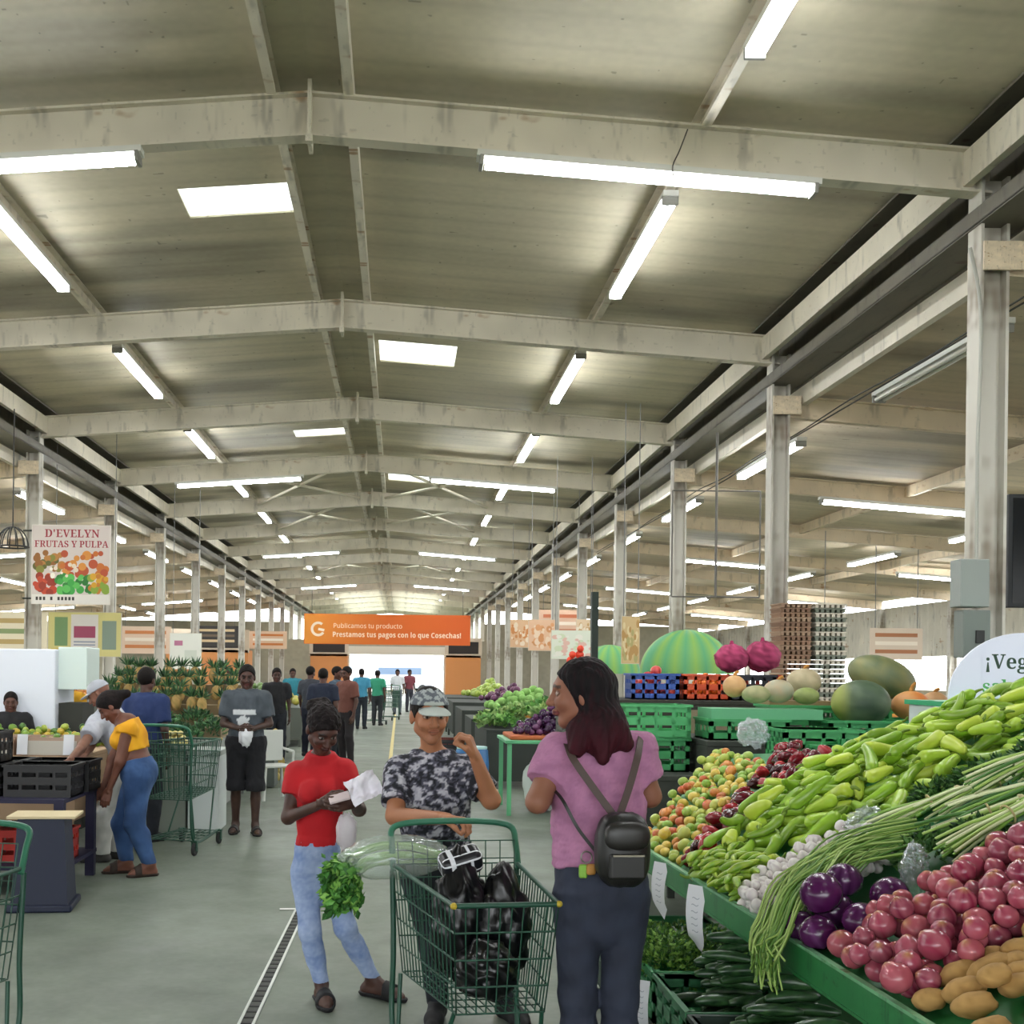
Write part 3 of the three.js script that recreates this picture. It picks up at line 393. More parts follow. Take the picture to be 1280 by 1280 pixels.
// ----- pumpkins behind the big stand -----
{
  const dk = mat('#3b3f38', .8), green = '#3f9a5c';
  table(2.12, 3.95, 7.98, 9.0, 1.22, dk, 'dark stall table carrying pumpkins and watermelons in green crates', { fh: .9 });
  [[2.44, 8.28, 'low green crate under the pale melons on the dark stall table'], [3.26, 8.24, 'low green crate holding the big watermelon']].forEach(([x, d, l]) => crate('low', green, V(x, 1.22, -d), 0, l));
  crate('std', green, V(2.98, 1.22, -8.73), 0, 'green crate under the plank at the back of the dark stall table'); crate('std', green, V(3.62, 1.22, -8.73), 0, 'green crate under the plank behind the orange tan pumpkin');
  tag(obj('plank', [box(1.15, .03, .3, 3.3, 1.475, -8.7)], mat('#8a7350', .85)), 'wooden plank across two green crates carrying the long squash', 'plank'); tag(obj('cardboard_tray', [box(.78, .07, .36, 2.56, 1.405, -8.26)], mat('#5fa97a', .6)), 'shallow green tray under the pale melons and small tan pumpkin', 'tray'); tag(obj('green_box', [box(.46, .1, .4, 3.77, 1.27, -8.32)], mat(green, .5)), 'low green box under the orange tan pumpkin', 'box');
  const rib = (n, k) => (x, y, z) => 1 - k * Math.abs(Math.sin(Math.atan2(z, x) * n / 2)) * (1 - y * y * .6);
  const squash = (px, py, d, rx, ry, rz, fn, col, label, name, cat, stemH) => { const p = at(px, py, d), t = thing(name, label, cat, p, rr(-.5, .5)); obj('rind', paint(lump(rx, ry, rz, fn, 26, 18), col), skinM0, t); if (stemH) obj('stem', sweep([V(0, ry * .85, 0), V(.01, ry + stemH * .5, 0), V(.03, ry + stemH, .01)], (u) => lerp(.016, .01, u), 5, 7), mat('#b9803a', .8), t); return t; };
  const mot = (a, b, k) => (x, y, z) => mixC(C(a), C(b), .45 + 1.1 * fbm(x * k, y * k, z * k));
  squash(918, 858, 8.3, .085, .08, .085, rib(8, .07), mot('#d3a873', '#b98a58', 16), 'small round tan pumpkin at the corner of a green crate', 'pumpkin', 'pumpkin', .03);
  squash(945, 868, 8.2, .1, .065, .075, () => 1, mot('#a9a277', '#7f8a5c', 18), 'flattish olive melon beside the small tan pumpkin', 'melon', 'melon');
  squash(973, 864, 8.3, .11, .085, .09, rib(9, .05), mot('#9aa08a', '#c3a27c', 12), 'greyish tan pumpkin in the crate of pale melons', 'pumpkin', 'pumpkin', .02);
  squash(1005, 852, 8.62, .13, .1, .1, rib(9, .05), mot('#c0b08e', '#9c8f70', 14), 'pale tan pumpkin at the back of the green crates', 'pumpkin', 'pumpkin', .02);
  squash(1008, 870, 8.14, .1, .06, .065, () => 1, mot('#8d9a55', '#6f7a45', 18), 'small olive green squash leaning beside the watermelon', 'squash', 'squash');
  squash(1076, 879, 8.22, .2, .165, .175, () => 1, (x, y, z) => mixC(mixC(C('#2b422e'), C('#66785a'), .3 + fbm(x * 9, y * 9, z * 9)), C('#b7bd55'), sstep(.05, .16, -x) * .6), 'big round green watermelon with a yellowish patch', 'watermelon', 'watermelon');
  squash(1102, 846, 8.65, .25, .15, .17, () => 1, mot('#56664a', '#8f8a55', 8), 'large long mottled green squash lying behind the watermelon', 'squash', 'squash').rotation.z = -.35;
  squash(1138, 882, 8.25, .135, .105, .11, rib(7, .05), (x, y, z) => mixC(C('#c98f55'), C('#c8702a'), sstep(-.02, .07, x)), 'orange tan pumpkin with a curved stalk', 'pumpkin', 'pumpkin', .06);
  squash(1168, 880, 8.4, .1, .09, .1, rib(7, .04), mot('#cda070', '#b98a5c', 14), 'plain tan pumpkin behind the orange tan one', 'pumpkin', 'pumpkin', .02);
  // green crates between the pepper heap and the pumpkins
  table(2.4, 3.31, 6.75, 7.7, 1.1, dk, 'dark low table behind the pepper heap holding empty green crates', { fh: .8 });
  [[2.66, 7.45, 'empty green crate behind the dark red peppers'], [3.11, 7.45, 'empty green crate in front of the striped watermelon'], [2.85, 7.02, 'empty green crate right behind the pepper heap']].forEach(([x, d, l], i) => crate(['std', 'small', 'low'][i], green, V(x, 1.1, -d), 0, l));
  const fb = obj('plastic_bag', lump(.1, .09, .07, crumple, 40, 28), new THREE.MeshPhysicalMaterial({ color: '#f4f8fa', roughness: .1, transmission: .75, thickness: 0, side: THREE.DoubleSide })); fb.position.set(2.24, 1.31, -7.35); tag(fb, 'crumpled white plastic bag lying at the end of the dark red peppers', 'plastic bag');
  // side table with empty crates and garlic
  table(1.52, 2.1, 7.95, 8.75, .98, dk, 'small dark side table holding empty green crates', { fh: .6 });
  crate('std', green, V(1.81, .98, -8.44), .08, 'empty green crate at the bottom of a stack beside the tomatoes');
  crate('std', '#4fae6c', V(1.82, 1.22, -8.43), .04, 'empty lighter green crate on top of the stack beside the tomatoes');
  const basket = thing('garlic_basket', 'small basket of large whitish garlic heads beside the empty crates', 'basket', [1.69, .98, -8.02]);
  obj('bowl', [new THREE.LatheGeometry([[.0, .01], [.08, .01], [.105, .07], [.11, .09], [.1, .088], [.075, .02], [0, .02]].map(([a, b]) => new THREE.Vector2(a, b)), 20)], mat('#8a7a62', .8), basket);
  fruitHeap(11, [1.62, 1.76, 7.95, 8.09, 1.0], [lumpKind(.036, .032, .036, (x, y, z) => 1 + .08 * Math.cos(Math.atan2(z, x) * 7) * (1 - y * y), (x, y, z) => mixC(C('#e6ddd2'), C('#9c7f78'), .2 + .9 * streak(x, z, 6, 3)), 12, 8)], 'garlic_bulb', 'large whitish garlic head in the small basket', 'garlic', 'garlic heads in the basket', mound(.03));
  // white counter with the arched sign
  const wt = thing('white_counter', 'white counter with a green edge behind the pepper heap', 'counter', [3.86, 0, -7.35]);
  obj('counter_body', [rbox(1.05, 1.5, .5, .01, 0, .75, 0)], mat('#d8dedd', .5), wt); obj('counter_edge', [box(1.09, .03, .54, 0, 1.515, 0)], mat('#2f9a6a', .4), wt);
  const sg = thing('arched_sign', 'white arched sign reading ¡Vegetales beside the electric boxes', 'sign', [3.87, 1.53, -7.2]);
  const sh = new THREE.Shape(); sh.moveTo(-.47, 0); sh.lineTo(.47, 0); sh.absellipse(0, .03, .47, .4, 0, Math.PI); sh.closePath();
  obj('sign_board', new THREE.ExtrudeGeometry(sh, { depth: .02, bevelEnabled: false }), mat('#dfe3f2', .5), sg);
  obj('lettering', new THREE.PlaneGeometry(.66, .33).translate(.06, .17, .0235), mat('#ffffff', .6, { map: canvasTex(512, 256, (x) => { x.fillStyle = '#dfe3f2'; x.fillRect(0, 0, 512, 256); x.fillStyle = '#23402f'; x.font = 'bold 96px serif'; x.fillText('¡Vegetales', 10, 100); x.fillStyle = '#4fa35a'; x.font = 'bold 84px serif'; x.fillText('saludables', 2, 215); }) }), sg);
  const bt = thing('green_bottle', 'slim green glass bottle on the white counter', 'bottle', at(1216, 858, 7.3).setY(1.53));
  obj('glass', [new THREE.LatheGeometry([[0, 0], [.045, 0], [.045, .1], [.03, .17], [.016, .21], [.016, .26], [0, .26]].map(([a, b]) => new THREE.Vector2(a, b)), 18)], new THREE.MeshPhysicalMaterial({ color: '#a9b94a', roughness: .15, transmission: .5, thickness: 0 }), bt); obj('cap', [cyl(.017, .017, .03, 0, .275, 0, 12)], mat('#2a2a2a', .5), bt);
}
function canvasTex(w, h, draw) { const c = document.createElement('canvas'); c.width = w; c.height = h; draw(c.getContext('2d')); const t = new THREE.CanvasTexture(c); t.colorSpace = THREE.SRGBColorSpace; return t; }
// ----- on the near column: electric boxes, screen -----
{
  const gm = mat('#8b918c', .5), gd = mat('#6d746e', .5), cx = XE[1];
  const e1 = thing('electric_box', 'upper grey electric box fixed to the column by the pepper stand', 'electric box', [cx - .17, 2.33, -8.06]); obj('box_body', [rbox(.2, .33, .16, .008, 0, 0, 0)], gm, e1); obj('side_cover', [box(.006, .3, .13, .102, 0, 0)], gd, e1);
  const e2 = thing('electric_box', 'lower grey electric box with a black socket on the column', 'electric box', [cx - .15, 1.98, -8.06]); obj('box_body', [rbox(.19, .33, .14, .008, 0, 0, 0)], gd, e2); obj('socket', [rbox(.06, .09, .02, .006, .02, -.02, .075)], mat('#20211f', .5), e2);
  const tv = thing('black_screen', 'black flat screen hung beside the column with electric boxes', 'screen', [5.16, 2.62, -8.6]); obj('casing', [rbox(1.35, .84, .06, .01, 0, 0, 0)], mat('#15181c', .5), tv); obj('panel', [box(1.29, .78, .004, 0, 0, .032)], mat('#10151b', .15), tv); obj('mount', [bar(V(-.3, .4, -.02), V(-.3, 1.9, -.02), .015), bar(V(.3, .4, -.02), V(.3, 1.9, -.02), .015)], gd, tv);
  // conduit on the column
  tag(obj('conduit', [tube([V(cx - .12, 2.5, -8.07), V(cx - .125, 3.2, -8.065), V(cx - .12, 4.3, -8.065), V(cx - .2, 4.66, -8.05)], .012, 20, 6)], mat('#a6a59c', .6)), 'thin grey conduit running up the column from the electric boxes', 'conduit');
  // wire frame hung in the aisle
  const p = at(895, 680, 14), wf = thing('hanging_wire_frame', 'thin empty square wire frame hanging under the aisle roof', 'frame', p); const W = .53, Hh = .64, fm = mat('#6a6660', .6);
  obj('wire_border', [bar(V(-W, Hh, 0), V(W, Hh, 0), .01), bar(V(-W, -Hh, 0), V(W, -Hh, 0), .01), bar(V(-W, -Hh, 0), V(-W, Hh, 0), .01), bar(V(W, -Hh, 0), V(W, Hh, 0), .01)], fm, wf); obj('hanger_rod', [bar(V(0, -Hh, 0), V(0, 4.6 - p.y, 0), .016)], fm, wf);
  // cables along the gutter
  for (const [k, y] of [[.33, 4.42], [.37, 4.4]]) { const pts = []; for (let i = 0; i < 14; i++) pts.push(V(cx + k + rr(-.02, .02), y + rr(-.03, .02), -7 - i * 1.5)); tag(obj('cable', [tube(pts, .008, 60, 5)], mat('#3a3834', .7)), 'dark electric cable sagging along the gutter beam', 'cable', 'cables along the gutter'); }
  const b2 = RIDGE - SLOPE * 2.9 - .05; tag(obj('cable', [tube([V(1.96, b2 + .16, -8.09), V(1.9, b2 + .0, -8.08), V(1.86, b2 - .1, -8.1), V(1.88, b2 - .2, -8.12)], .005, 14, 5)], mat('#4a463e', .7)), 'thin dark cable dangling over the roof beam to the crosswise lamp', 'cable');
}
// ----- dark counter with coloured crates, egg trays -----
{
  table(1.78, 3.35, 9.7, 10.5, 1.46, mat('#38362f', .85), 'tall dark counter carrying blue, orange and red crates', { fh: 1.3 });
  tag(obj('cardboard_sheet', [box(.42, .3, .012, 2.62, 1.23, -9.672)], mat('#8d8167', .9)), 'brown cardboard sheet leaning on the tall dark counter', 'cardboard');
  crate('small', '#2b4f9c', V(2.16, 1.46, -9.95), 0, 'blue crate of red fruit on the tall dark counter');
  crate('small', '#c94a22', V(2.6, 1.46, -9.95), 0, 'orange crate beside the blue crate on the tall dark counter');
  crate('small', '#2a2a33', V(2.98, 1.46, -9.95), 0, 'black crate between the orange and the red crates');
  crate('small', '#c23a22', V(3.12, 1.46, -10.28), 0, 'red crate under the pink net sacks');
  fruitHeap(16, [2.0, 2.32, 9.84, 10.06, 1.5], [fruitKind('#b3303a', .045, .042, .045, '#d0554a')], 'apple', 'red apple in the blue crate', 'apple', 'apples in the blue crate', mound(.16));
  fruitHeap(14, [2.45, 2.75, 9.84, 10.06, 1.5], [fruitKind('#d8641f', .042, .04, .042, '#e07a2a')], 'orange', 'orange fruit in the orange crate', 'orange', 'oranges in the orange crate', mound(.16));
  const net = (x, y, d, r, l) => { const t = thing('net_sack', l, 'net sack', [x, y, -d], rnd()); obj('sack', paint(lump(r, r * .72, r * .8, (a, b, c) => 1 + .12 * n3(a * 3 + x, b * 3, c * 3) + .04 * n3(a * 11, b * 11, c * 11), 24, 16), (a, b, c) => mixC(C('#7a1c42'), C('#b8446e'), .5 + 1.4 * n3(a * 60, b * 60, c * 60))), dullM, t); obj('knot', [cyl(.012, .03, .06, 0, r * .74, 0, 8)], mat('#a02858', .8), t); };
  net(2.9, 1.82, 10.15, .17, 'pink net sack of onions on the black crate'); net(3.2, 1.84, 10.25, .19, 'larger pink net sack of onions on the red crate');
  // two stacks of egg trays
  const trayG = (() => { const g = []; for (let i = 0; i < 6; i++) { g.push(box(.03, .04, .29, -.125 + i * .05, .02, 0)); } g.push(box(.3, .012, .3, 0, .034, 0)); return uvm(join(g)); })();
  const trayMs = ['#9a7a62', '#8a6d58', '#a58a72', '#7a8072'].map((h) => mat(h, .9));
  table(3.55, 4.35, 10.9, 11.4, 1.3, mat('#4a443a', .85), 'brown stand under the two egg tray stacks', { fh: 1.1 });
  for (const [x, l, g] of [[3.75, 'brown egg tray in the stack beside the pumpkins', 'egg trays, brown stack'], [4.08, 'greyish egg tray in the stack behind the watermelon', 'egg trays, grey stack']]) for (let i = 0; i < 24; i++) { const o = obj('egg_tray', trayG, x < 4 ? trayMs[i % 3] : (i % 2 ? mat('#d5cdbc', .9) : trayMs[3])); o.position.set(x + rr(-.006, .006), 1.3 + i * .0445, -11.15); o.rotation.y = rr(-.03, .03); tag(o, l, 'egg tray', g); }
}
// ----- right hand stalls further along -----
{
  const gM = mat('#5fae7c', .5), grey = mat('#363b36', .85);
  table(1.24, 2.95, 13.5, 14.7, .88, gM, 'green pipe-legged table heaped with small dark aubergines', { front: false, name: 'green_table' });
  tag(obj('orange_cloth', [rbox(1.6, .05, 1.0, .02, 2.1, .905, -14.1)], mat('#b5623a', .9)), 'orange brown cloth spread under the aubergine heap', 'cloth');
  const au = [fruitKind('#2a1530', .042, .045, .06, '#4a2450'), fruitKind('#1e0f24', .04, .042, .055, '#3d1d44'), fruitKind('#50284e', .04, .04, .052, '#73406a')];
  fruitHeap(260, [1.32, 2.85, 13.6, 14.6, .93], au, 'aubergine', 'small glossy dark aubergine in the heap on the green table', 'aubergine', 'aubergines on the green table', mound(.42), glossM, .85, 1.1);
  const sack = (x, d, w, h, hex, l) => tag(obj('white_sack', paint(lump(w, h, w * .8, (a, b, c) => 1 + .18 * n3(a * 2 + x, b * 2, c * 2 + d) - (b < -.75 ? (-b - .75) * .5 : 0), 18, 14), () => C(hex)), dullM), l, 'sack').position.set(x, h * .92, -d);
  sack(1.75, 14.0, .26, .34, '#c9d3cd', 'tall white sack under the green table'); sack(2.3, 14.1, .25, .26, '#9fb0a8', 'greyish white sack under the green table'); sack(1.02, 15.3, .22, .2, '#dfe2df', 'small white sack on the floor before the leafy stall');
  const bl = thing('blue_barrel', 'blue plastic barrel standing between green table and leafy stall', 'barrel', [1.0, 0, -15.9]); obj('drum', [new THREE.LatheGeometry([[0, 0], [.2, 0], [.23, .2], [.235, .4], [.22, .6], [.2, .62], [0, .62]].map(([a, b]) => new THREE.Vector2(a, b)), 20)], mat('#2c6aa0', .4), bl); obj('lid', [cyl(.21, .21, .03, 0, .635, 0, 20)], mat('#a9d3cf', .5), bl);
  // leafy stalls
  const lc = [['#4f8a3a', '#6fa84e', '#86b85e', '#3c702c'], ['#7fa35a', '#a5bd74', '#8fae6a', '#5c8a45']].map((a) => a.map(C));
  const lettuce = (x, y, d, r, k, l) => { const o = obj('lettuce', leaves(110, dome(r, r * .95), r * .7, lc[k], .8), leafM); o.position.set(x, y, -d); tag(o, l, 'lettuce', 'lettuces on the leafy stalls'); };
  table(1.25, 2.9, 16.6, 19.2, .85, grey, 'grey stall table of lettuces behind the aubergine table', { fh: .7 });
  for (let i = 0; i < 34; i++) { const a = rnd(), b = rnd(); lettuce(1.35 + a * 1.4, .85 + .34 * a, 16.8 + b * 2.2, rr(.12, .17), i % 2, 'leafy green lettuce head on the stalls behind the aubergines'); }
  const shelfStall = (d0, d1, kinds, nm, lab, cat, grp, cnt, fr, y0 = .85, h = .35, m = waxyM) => { table(1.25, 2.95, d0, d1, y0, grey, 'grey stall table of ' + lab, { fh: .7 }); fruitHeap(cnt, [1.3, 2.9, d0 + .08, d1 - .08, y0], kinds, nm, fr, cat, grp, (a, b) => h * a * (.6 + .4 * Math.sin(b * 3.1)) + .1, m); };
  shelfStall(20.2, 22.2, [fruitKind('#d99a2a', .06, .06, .06, '#e7b23c'), fruitKind('#c98325', .06, .055, .06, '#dda53a')], 'yellow_fruit', 'orange yellow fruit behind the lettuces', 'fruit', 'yellow fruit of the right hand stalls', 90, 'round yellow orange fruit on the stall behind the lettuces');
  shelfStall(23.2, 26.0, [fruitKind('#6f9c4a', .09, .085, .09, '#8fb86a')], 'green_cabbage', 'green cabbages behind the yellow fruit', 'cabbage', 'cabbages of the right hand stalls', 90, 'green cabbage on the stall behind the yellow fruit', .9, .7, dullM);
  shelfStall(27.2, 30.5, [fruitKind('#4a2440', .08, .075, .08, '#6a3a5a')], 'purple_fruit', 'dark purple fruit near the exit', 'fruit', 'purple fruit of the right hand stalls', 80, 'dark purple fruit on the stall near the exit', .95, .8);
  shelfStall(32, 36, [fruitKind('#7f9c3a', .1, .09, .1, '#a9b85a')], 'green_fruit', 'olive green fruit near the exit', 'fruit', 'olive fruit of the right hand stalls', 70, 'olive green fruit on the last stall before the exit', .95, .8);
  [[1.0, 17.0, '#20406a', 'std', 'blue crate on the floor before the lettuce stall'], [1.0, 17.6, '#1e2a22', 'std', 'black crate on the floor before the lettuce stall'], [1.0, 18.4, '#3a2a22', 'std', 'brown crate on the floor before the lettuce stall'], [1.0, 20.6, '#1f4f8a', 'std', 'bright blue crate on the floor before the yellow fruit'], [1.0, 21.4, '#23302a', 'std', 'dark green crate on the floor before the yellow fruit'], [1.0, 24.0, '#2a2a2e', 'std', 'black crate on the floor before the cabbages'], [1.0, 25.0, '#7a2a22', 'std', 'red crate on the floor before the cabbages']].forEach(([x, d, h, k, l]) => crate(k, h, V(x, 0, -d), rr(-.1, .1), l));
  // second row beyond, seen between the columns
  for (const [d, hx, l] of [[12.4, '#7a5a42', 'brown crates on the stall beside the second column'], [18.5, '#93806a', 'tan stall in the right aisle opposite the lettuces'], [24, '#5a6a55', 'greenish stall in the right aisle by the far columns'], [31, '#8a6a58', 'reddish brown stall in the right aisle near the end']]) { table(5.1, 7.4, d, d + 2.2, 1.0, mat(hx, .85), l, { fh: .9 }); }
  fruitHeap(60, [5.2, 7.3, 12.5, 14.4, 1.0], [fruitKind('#c9793a', .08, .075, .08, '#d8a050')], 'papaya', 'orange papaya on the stall in the right aisle', 'papaya', 'papayas in the right aisle', mound(.4));
  fruitHeap(60, [5.2, 7.3, 18.6, 20.6, 1.0], [fruitKind('#6f8a4a', .1, .095, .1, '#8aa05a')], 'green_melon', 'green melon on the stall in the right aisle', 'melon', 'melons in the right aisle', mound(.5), dullM);
  // red tomatoes hung in a bag
  fruitHeap(26, [1.72, 1.98, 11.9, 12.1, 1.52], [fruitKind('#d5321e', .045, .042, .045, '#e5502e')], 'red_tomato', 'bright red tomato heaped on the tall crate pillar', 'tomato', 'red tomatoes on the crate pillar', mound(.22));
  for (let i = 0; i < 6; i++) crate('small', i % 2 ? '#3a3f3a' : '#50564c', V(1.85, i * .25, -12.0), .1, 'dark crate in the pillar stacked under the red tomatoes', 'dark crates in the tomato pillar');
  // dome shaped stall covers
  const coverM = vmat(.6, { side: THREE.DoubleSide });
  for (const [px, py, d, r, l] of [[858, 842, 17, .68, 'large green and yellow dome stall cover behind the crates'], [762, 842, 21, .55, 'smaller green dome stall cover beyond the large one']]) { const p = at(px, py, d), t = thing('dome_cover', l, 'stall cover', p); const g = new THREE.SphereGeometry(r, 28, 10, 0, Math.PI * 2, 0, Math.PI / 2); g.scale(1, .95, .8); obj('canopy', paint(g, (x, y, z) => Math.cos(Math.atan2(z, x) * 12) > 0 ? C('#7fa84a') : C('#4f9a6a')), coverM, t); for (const s of [-1, 1]) obj('pole', [bar(V(s * r * .9, 0, 0), V(s * r * .9, -p.y, 0), .02)], mat('#8f938c', .6), t); }
  // standing boards and posts
  const board = (px, py, d, w, h, draw, l, tw = 128, th = 128) => { const p = at(px, py, d), t = thing('hanging_sign', l, 'sign', p); obj('panel', [box(w, h, .02)], mat('#cfc6b4', .7), t); obj('print', new THREE.PlaneGeometry(w * .98, h * .98).translate(0, 0, .012), mat('#ffffff', .7, { map: canvasTex(tw, th, draw) }), t); const top = (p.x > XE[1] || p.x < XE[0] ? 4.5 : 5.4) - p.y; obj('cord', [bar(V(-w * .4, h / 2, 0), V(-w * .4, top, 0), .006, 5), bar(V(w * .4, h / 2, 0), V(w * .4, top, 0), .006, 5)], mat('#777777', .7), t); return t; };
  const blot = (bg, cols, n = 40) => (x) => { const c = x.canvas || { width: 128, height: 128 }; x.fillStyle = bg; x.fillRect(0, 0, 512, 512); for (let i = 0; i < n; i++) { x.fillStyle = pick(cols); x.beginPath(); x.arc(rr(8, 120), rr(20, 115), rr(4, 14), 0, 7); x.fill(); } };
  board(788, 800, 16, .25, .66, blot('#c7ad7e', ['#b08a52', '#d6c79a', '#a9a06a']), 'narrow tan printed board hanging beside the dome cover');
  board(716, 806, 20, .75, .5, blot('#dfe2d2', ['#e0b7a8', '#cfd8b8', '#e9e6da']), 'pale printed sign hanging above the lettuces');
  board(677, 794, 24, .55, .65, blot('#dcb494', ['#d89a6a', '#e6cdb4', '#c98a5a']), 'peach coloured sign hanging beyond the pale sign');
  board(650, 792, 29, .5, .7, blot('#d9b08a', ['#c8824a', '#e8d4bc']), 'orange brown sign hanging among the far right stalls');
  board(731, 790, 23, .35, .5, blot('#e3c9a8', ['#c9a06a', '#efe3cf']), 'small tan sign hanging near the far columns');
  tag(obj('dark_post', [box(.07, 2.55, .07, at(743, 800, 12.5).x, 1.275, -12.5)], mat('#16261c', .6)), 'slim black-green post rising behind the woman in pink', 'post');
  // ----- signs on the left -----
  const s1 = (() => { const p = at(89, 706, 17.1); const t = thing('fruit_sign', "square sign reading D'EVELYN FRUTAS Y PULPA with painted fruit", 'sign', p); obj('panel', [box(1.16, 1.17, .03)], mat('#d9d2c8', .7), t);
    obj('print', new THREE.PlaneGeometry(1.14, 1.15).translate(0, 0, .018), mat('#ffffff', .7, { map: canvasTex(512, 512, (x) => {
      x.fillStyle = '#c9bdb6'; x.fillRect(0, 0, 512, 512); x.fillStyle = '#8e2430'; x.textAlign = 'center'; x.font = 'bold 70px serif'; x.fillText("D'EVELYN", 262, 76); x.font = 'bold 60px serif'; x.fillText('FRUTAS Y PULPA', 258, 142, 490);
      const bl = (n, cols, a, b, c, d, r0, r1) => { for (let i = 0; i < n; i++) { x.fillStyle = pick(cols); x.beginPath(); x.arc(rr(a, b), rr(c, d), rr(r0, r1), 0, 7); x.fill(); } };
      bl(30, ['#7a7a34', '#8a5a2a', '#5a5a2a', '#a9743a'], 30, 200, 180, 290, 14, 30); bl(26, ['#b9662a', '#c9843a', '#a94a2a'], 180, 490, 180, 330, 14, 34); bl(20, ['#b5432a', '#8f3422', '#c9552e'], 20, 140, 330, 440, 16, 30); bl(34, ['#2f7a34', '#3f9a44', '#58ae52', '#256a2c'], 170, 400, 330, 440, 16, 30); bl(22, ['#c9982a', '#b9732a', '#7f9a3a'], 390, 490, 320, 440, 14, 28); bl(10, ['#e8e2d4', '#d9c9b4'], 120, 300, 250, 340, 8, 18);
      x.fillStyle = '#d9d4cc'; x.fillRect(0, 452, 512, 60); x.fillStyle = '#3a3632'; for (let i = 0; i < 11; i++) if (i !== 3 && i !== 5) x.fillRect(26 + i * 24, 468, 15, 22);
    }) }), t);
    obj('bracket_arm', [bar(V(-.72, .5, -.02), V(-.5, .5, -.02), .015), bar(V(-.72, -.5, -.02), V(-.5, -.5, -.02), .015)], grey, t); return t; })();
  const post = board(106, 793, 18.2, 1.16, .7, (x) => { x.fillStyle = '#d9cf8a'; x.fillRect(0, 0, 256, 128); x.fillStyle = '#7fa070'; x.fillRect(22, 14, 46, 84); x.fillStyle = '#e6e0da'; x.fillRect(80, 6, 96, 116); x.fillStyle = '#a8506a'; x.fillRect(90, 40, 76, 34); x.fillStyle = '#9aa0b0'; for (let i = 0; i < 4; i++) x.fillRect(90, 84 + i * 9, 76, 4); x.fillStyle = '#8a9a8a'; x.fillRect(190, 24, 50, 84); x.fillStyle = '#d9b83a'; x.fillRect(10, 106, 66, 14); }, 'row of yellow framed posters hanging below the fruit sign', 256, 128);
  board(232, 814, 24, .66, .75, (x) => { x.fillStyle = '#dcdcd2'; x.fillRect(0, 0, 128, 128); x.fillStyle = '#b0708a'; x.fillRect(18, 26, 34, 18); x.fillStyle = '#c9cdc0'; x.fillRect(60, 60, 50, 40); }, 'whitish sheet with a pink mark hanging by the third column');
  // basket lamp hung on the left
  const bp = at(16, 672, 15), bk = thing('wire_basket_lamp', 'black round wire basket hung on a chain near the fruit sign', 'basket', bp), wr = mat('#23211e', .6), ws = []; for (let i = 0; i < 6; i++) { const a = i / 6 * Math.PI, q = []; for (let k = 0; k <= 8; k++) { const b = k / 8 * Math.PI; q.push(V(Math.cos(a) * Math.cos(b) * .2, Math.sin(b) * .26 - .12, Math.sin(a) * Math.cos(b) * .2)); } ws.push(tube(q, .008, 12, 5)); } ws.push(new THREE.TorusGeometry(.2, .012, 6, 24).rotateX(Math.PI / 2).translate(0, -.12, 0)); obj('wire_cage', ws, wr, bk); obj('chain', [bar(V(0, .14, 0), V(0, 5.0 - bp.y, 0), .008)], wr, bk);
  // ----- banner and exit -----
  const bp2 = at(484, 787, 49.2), bn = thing('orange_banner', 'wide orange banner with white writing hanging before the exit', 'banner', bp2); obj('cloth', [box(7.05, 1.28, .02)], mat('#d8641f', .7), bn);
  obj('print', new THREE.PlaneGeometry(7.0, 1.24).translate(0, 0, .014), mat('#ffffff', .7, { map: canvasTex(1024, 182, (x) => { const g = x.createLinearGradient(0, 0, 1024, 0); g.addColorStop(0, '#d98a2e'); g.addColorStop(.5, '#d8661f'); g.addColorStop(1, '#cf5a1c'); x.fillStyle = g; x.fillRect(0, 0, 1024, 182); x.strokeStyle = '#f6e2cc'; x.lineWidth = 16; x.beginPath(); x.arc(84, 92, 38, .6, 5.4); x.stroke(); x.beginPath(); x.moveTo(84, 92); x.lineTo(122, 100); x.stroke(); x.fillStyle = '#f6dcc4'; x.font = '40px sans-serif'; x.fillText('Publicamos tu producto', 176, 84); x.font = 'bold 44px sans-serif'; x.fillText('Prestamos tus pagos con lo que Cosechas!', 172, 140, 800); }) }), bn);
  obj('cord', [bar(V(-3.2, .64, 0), V(-3.2, 5.35 - bp2.y, 0), .012), bar(V(3.2, .64, 0), V(3.2, 5.35 - bp2.y, 0), .012)], grey, bn);
  // outside the exit
  const bus = thing('white_van', 'white van parked in the bright yard outside the exit', 'van', [.1, -.13, -92], Math.PI / 2 + .1); obj('van_body', [rbox(2.0, 1.9, 5.2, .25, 0, 1.35, 0, 3)], mat('#c9d0dc', .4), bus); obj('window_band', [box(2.02, .55, 3.4, 0, 1.75, -.2)], mat('#5a6a80', .2), bus); for (const sx of [-1, 1]) for (const sz of [-1.6, 1.6]) obj('wheel', [cyl(.36, .36, .22, 0, 0, 0, 18).rotateZ(Math.PI / 2).translate(sx * .9, .36, sz)], mat('#1c1c1c', .8), bus);
  const bd = thing('far_building', 'pale building across the yard seen through the exit', 'building', [-2, -.13, -125]); obj('facade', [box(40, 7, 6, 0, 3.5, 0)], mat('#e3e0dc', .9), bd); for (let i = 0; i < 9; i++) obj('window_pane', [box(1.6, 1.4, .1, -14 + i * 3.5, 2.6, 3.02)], mat('#8fa0ae', .3), bd);
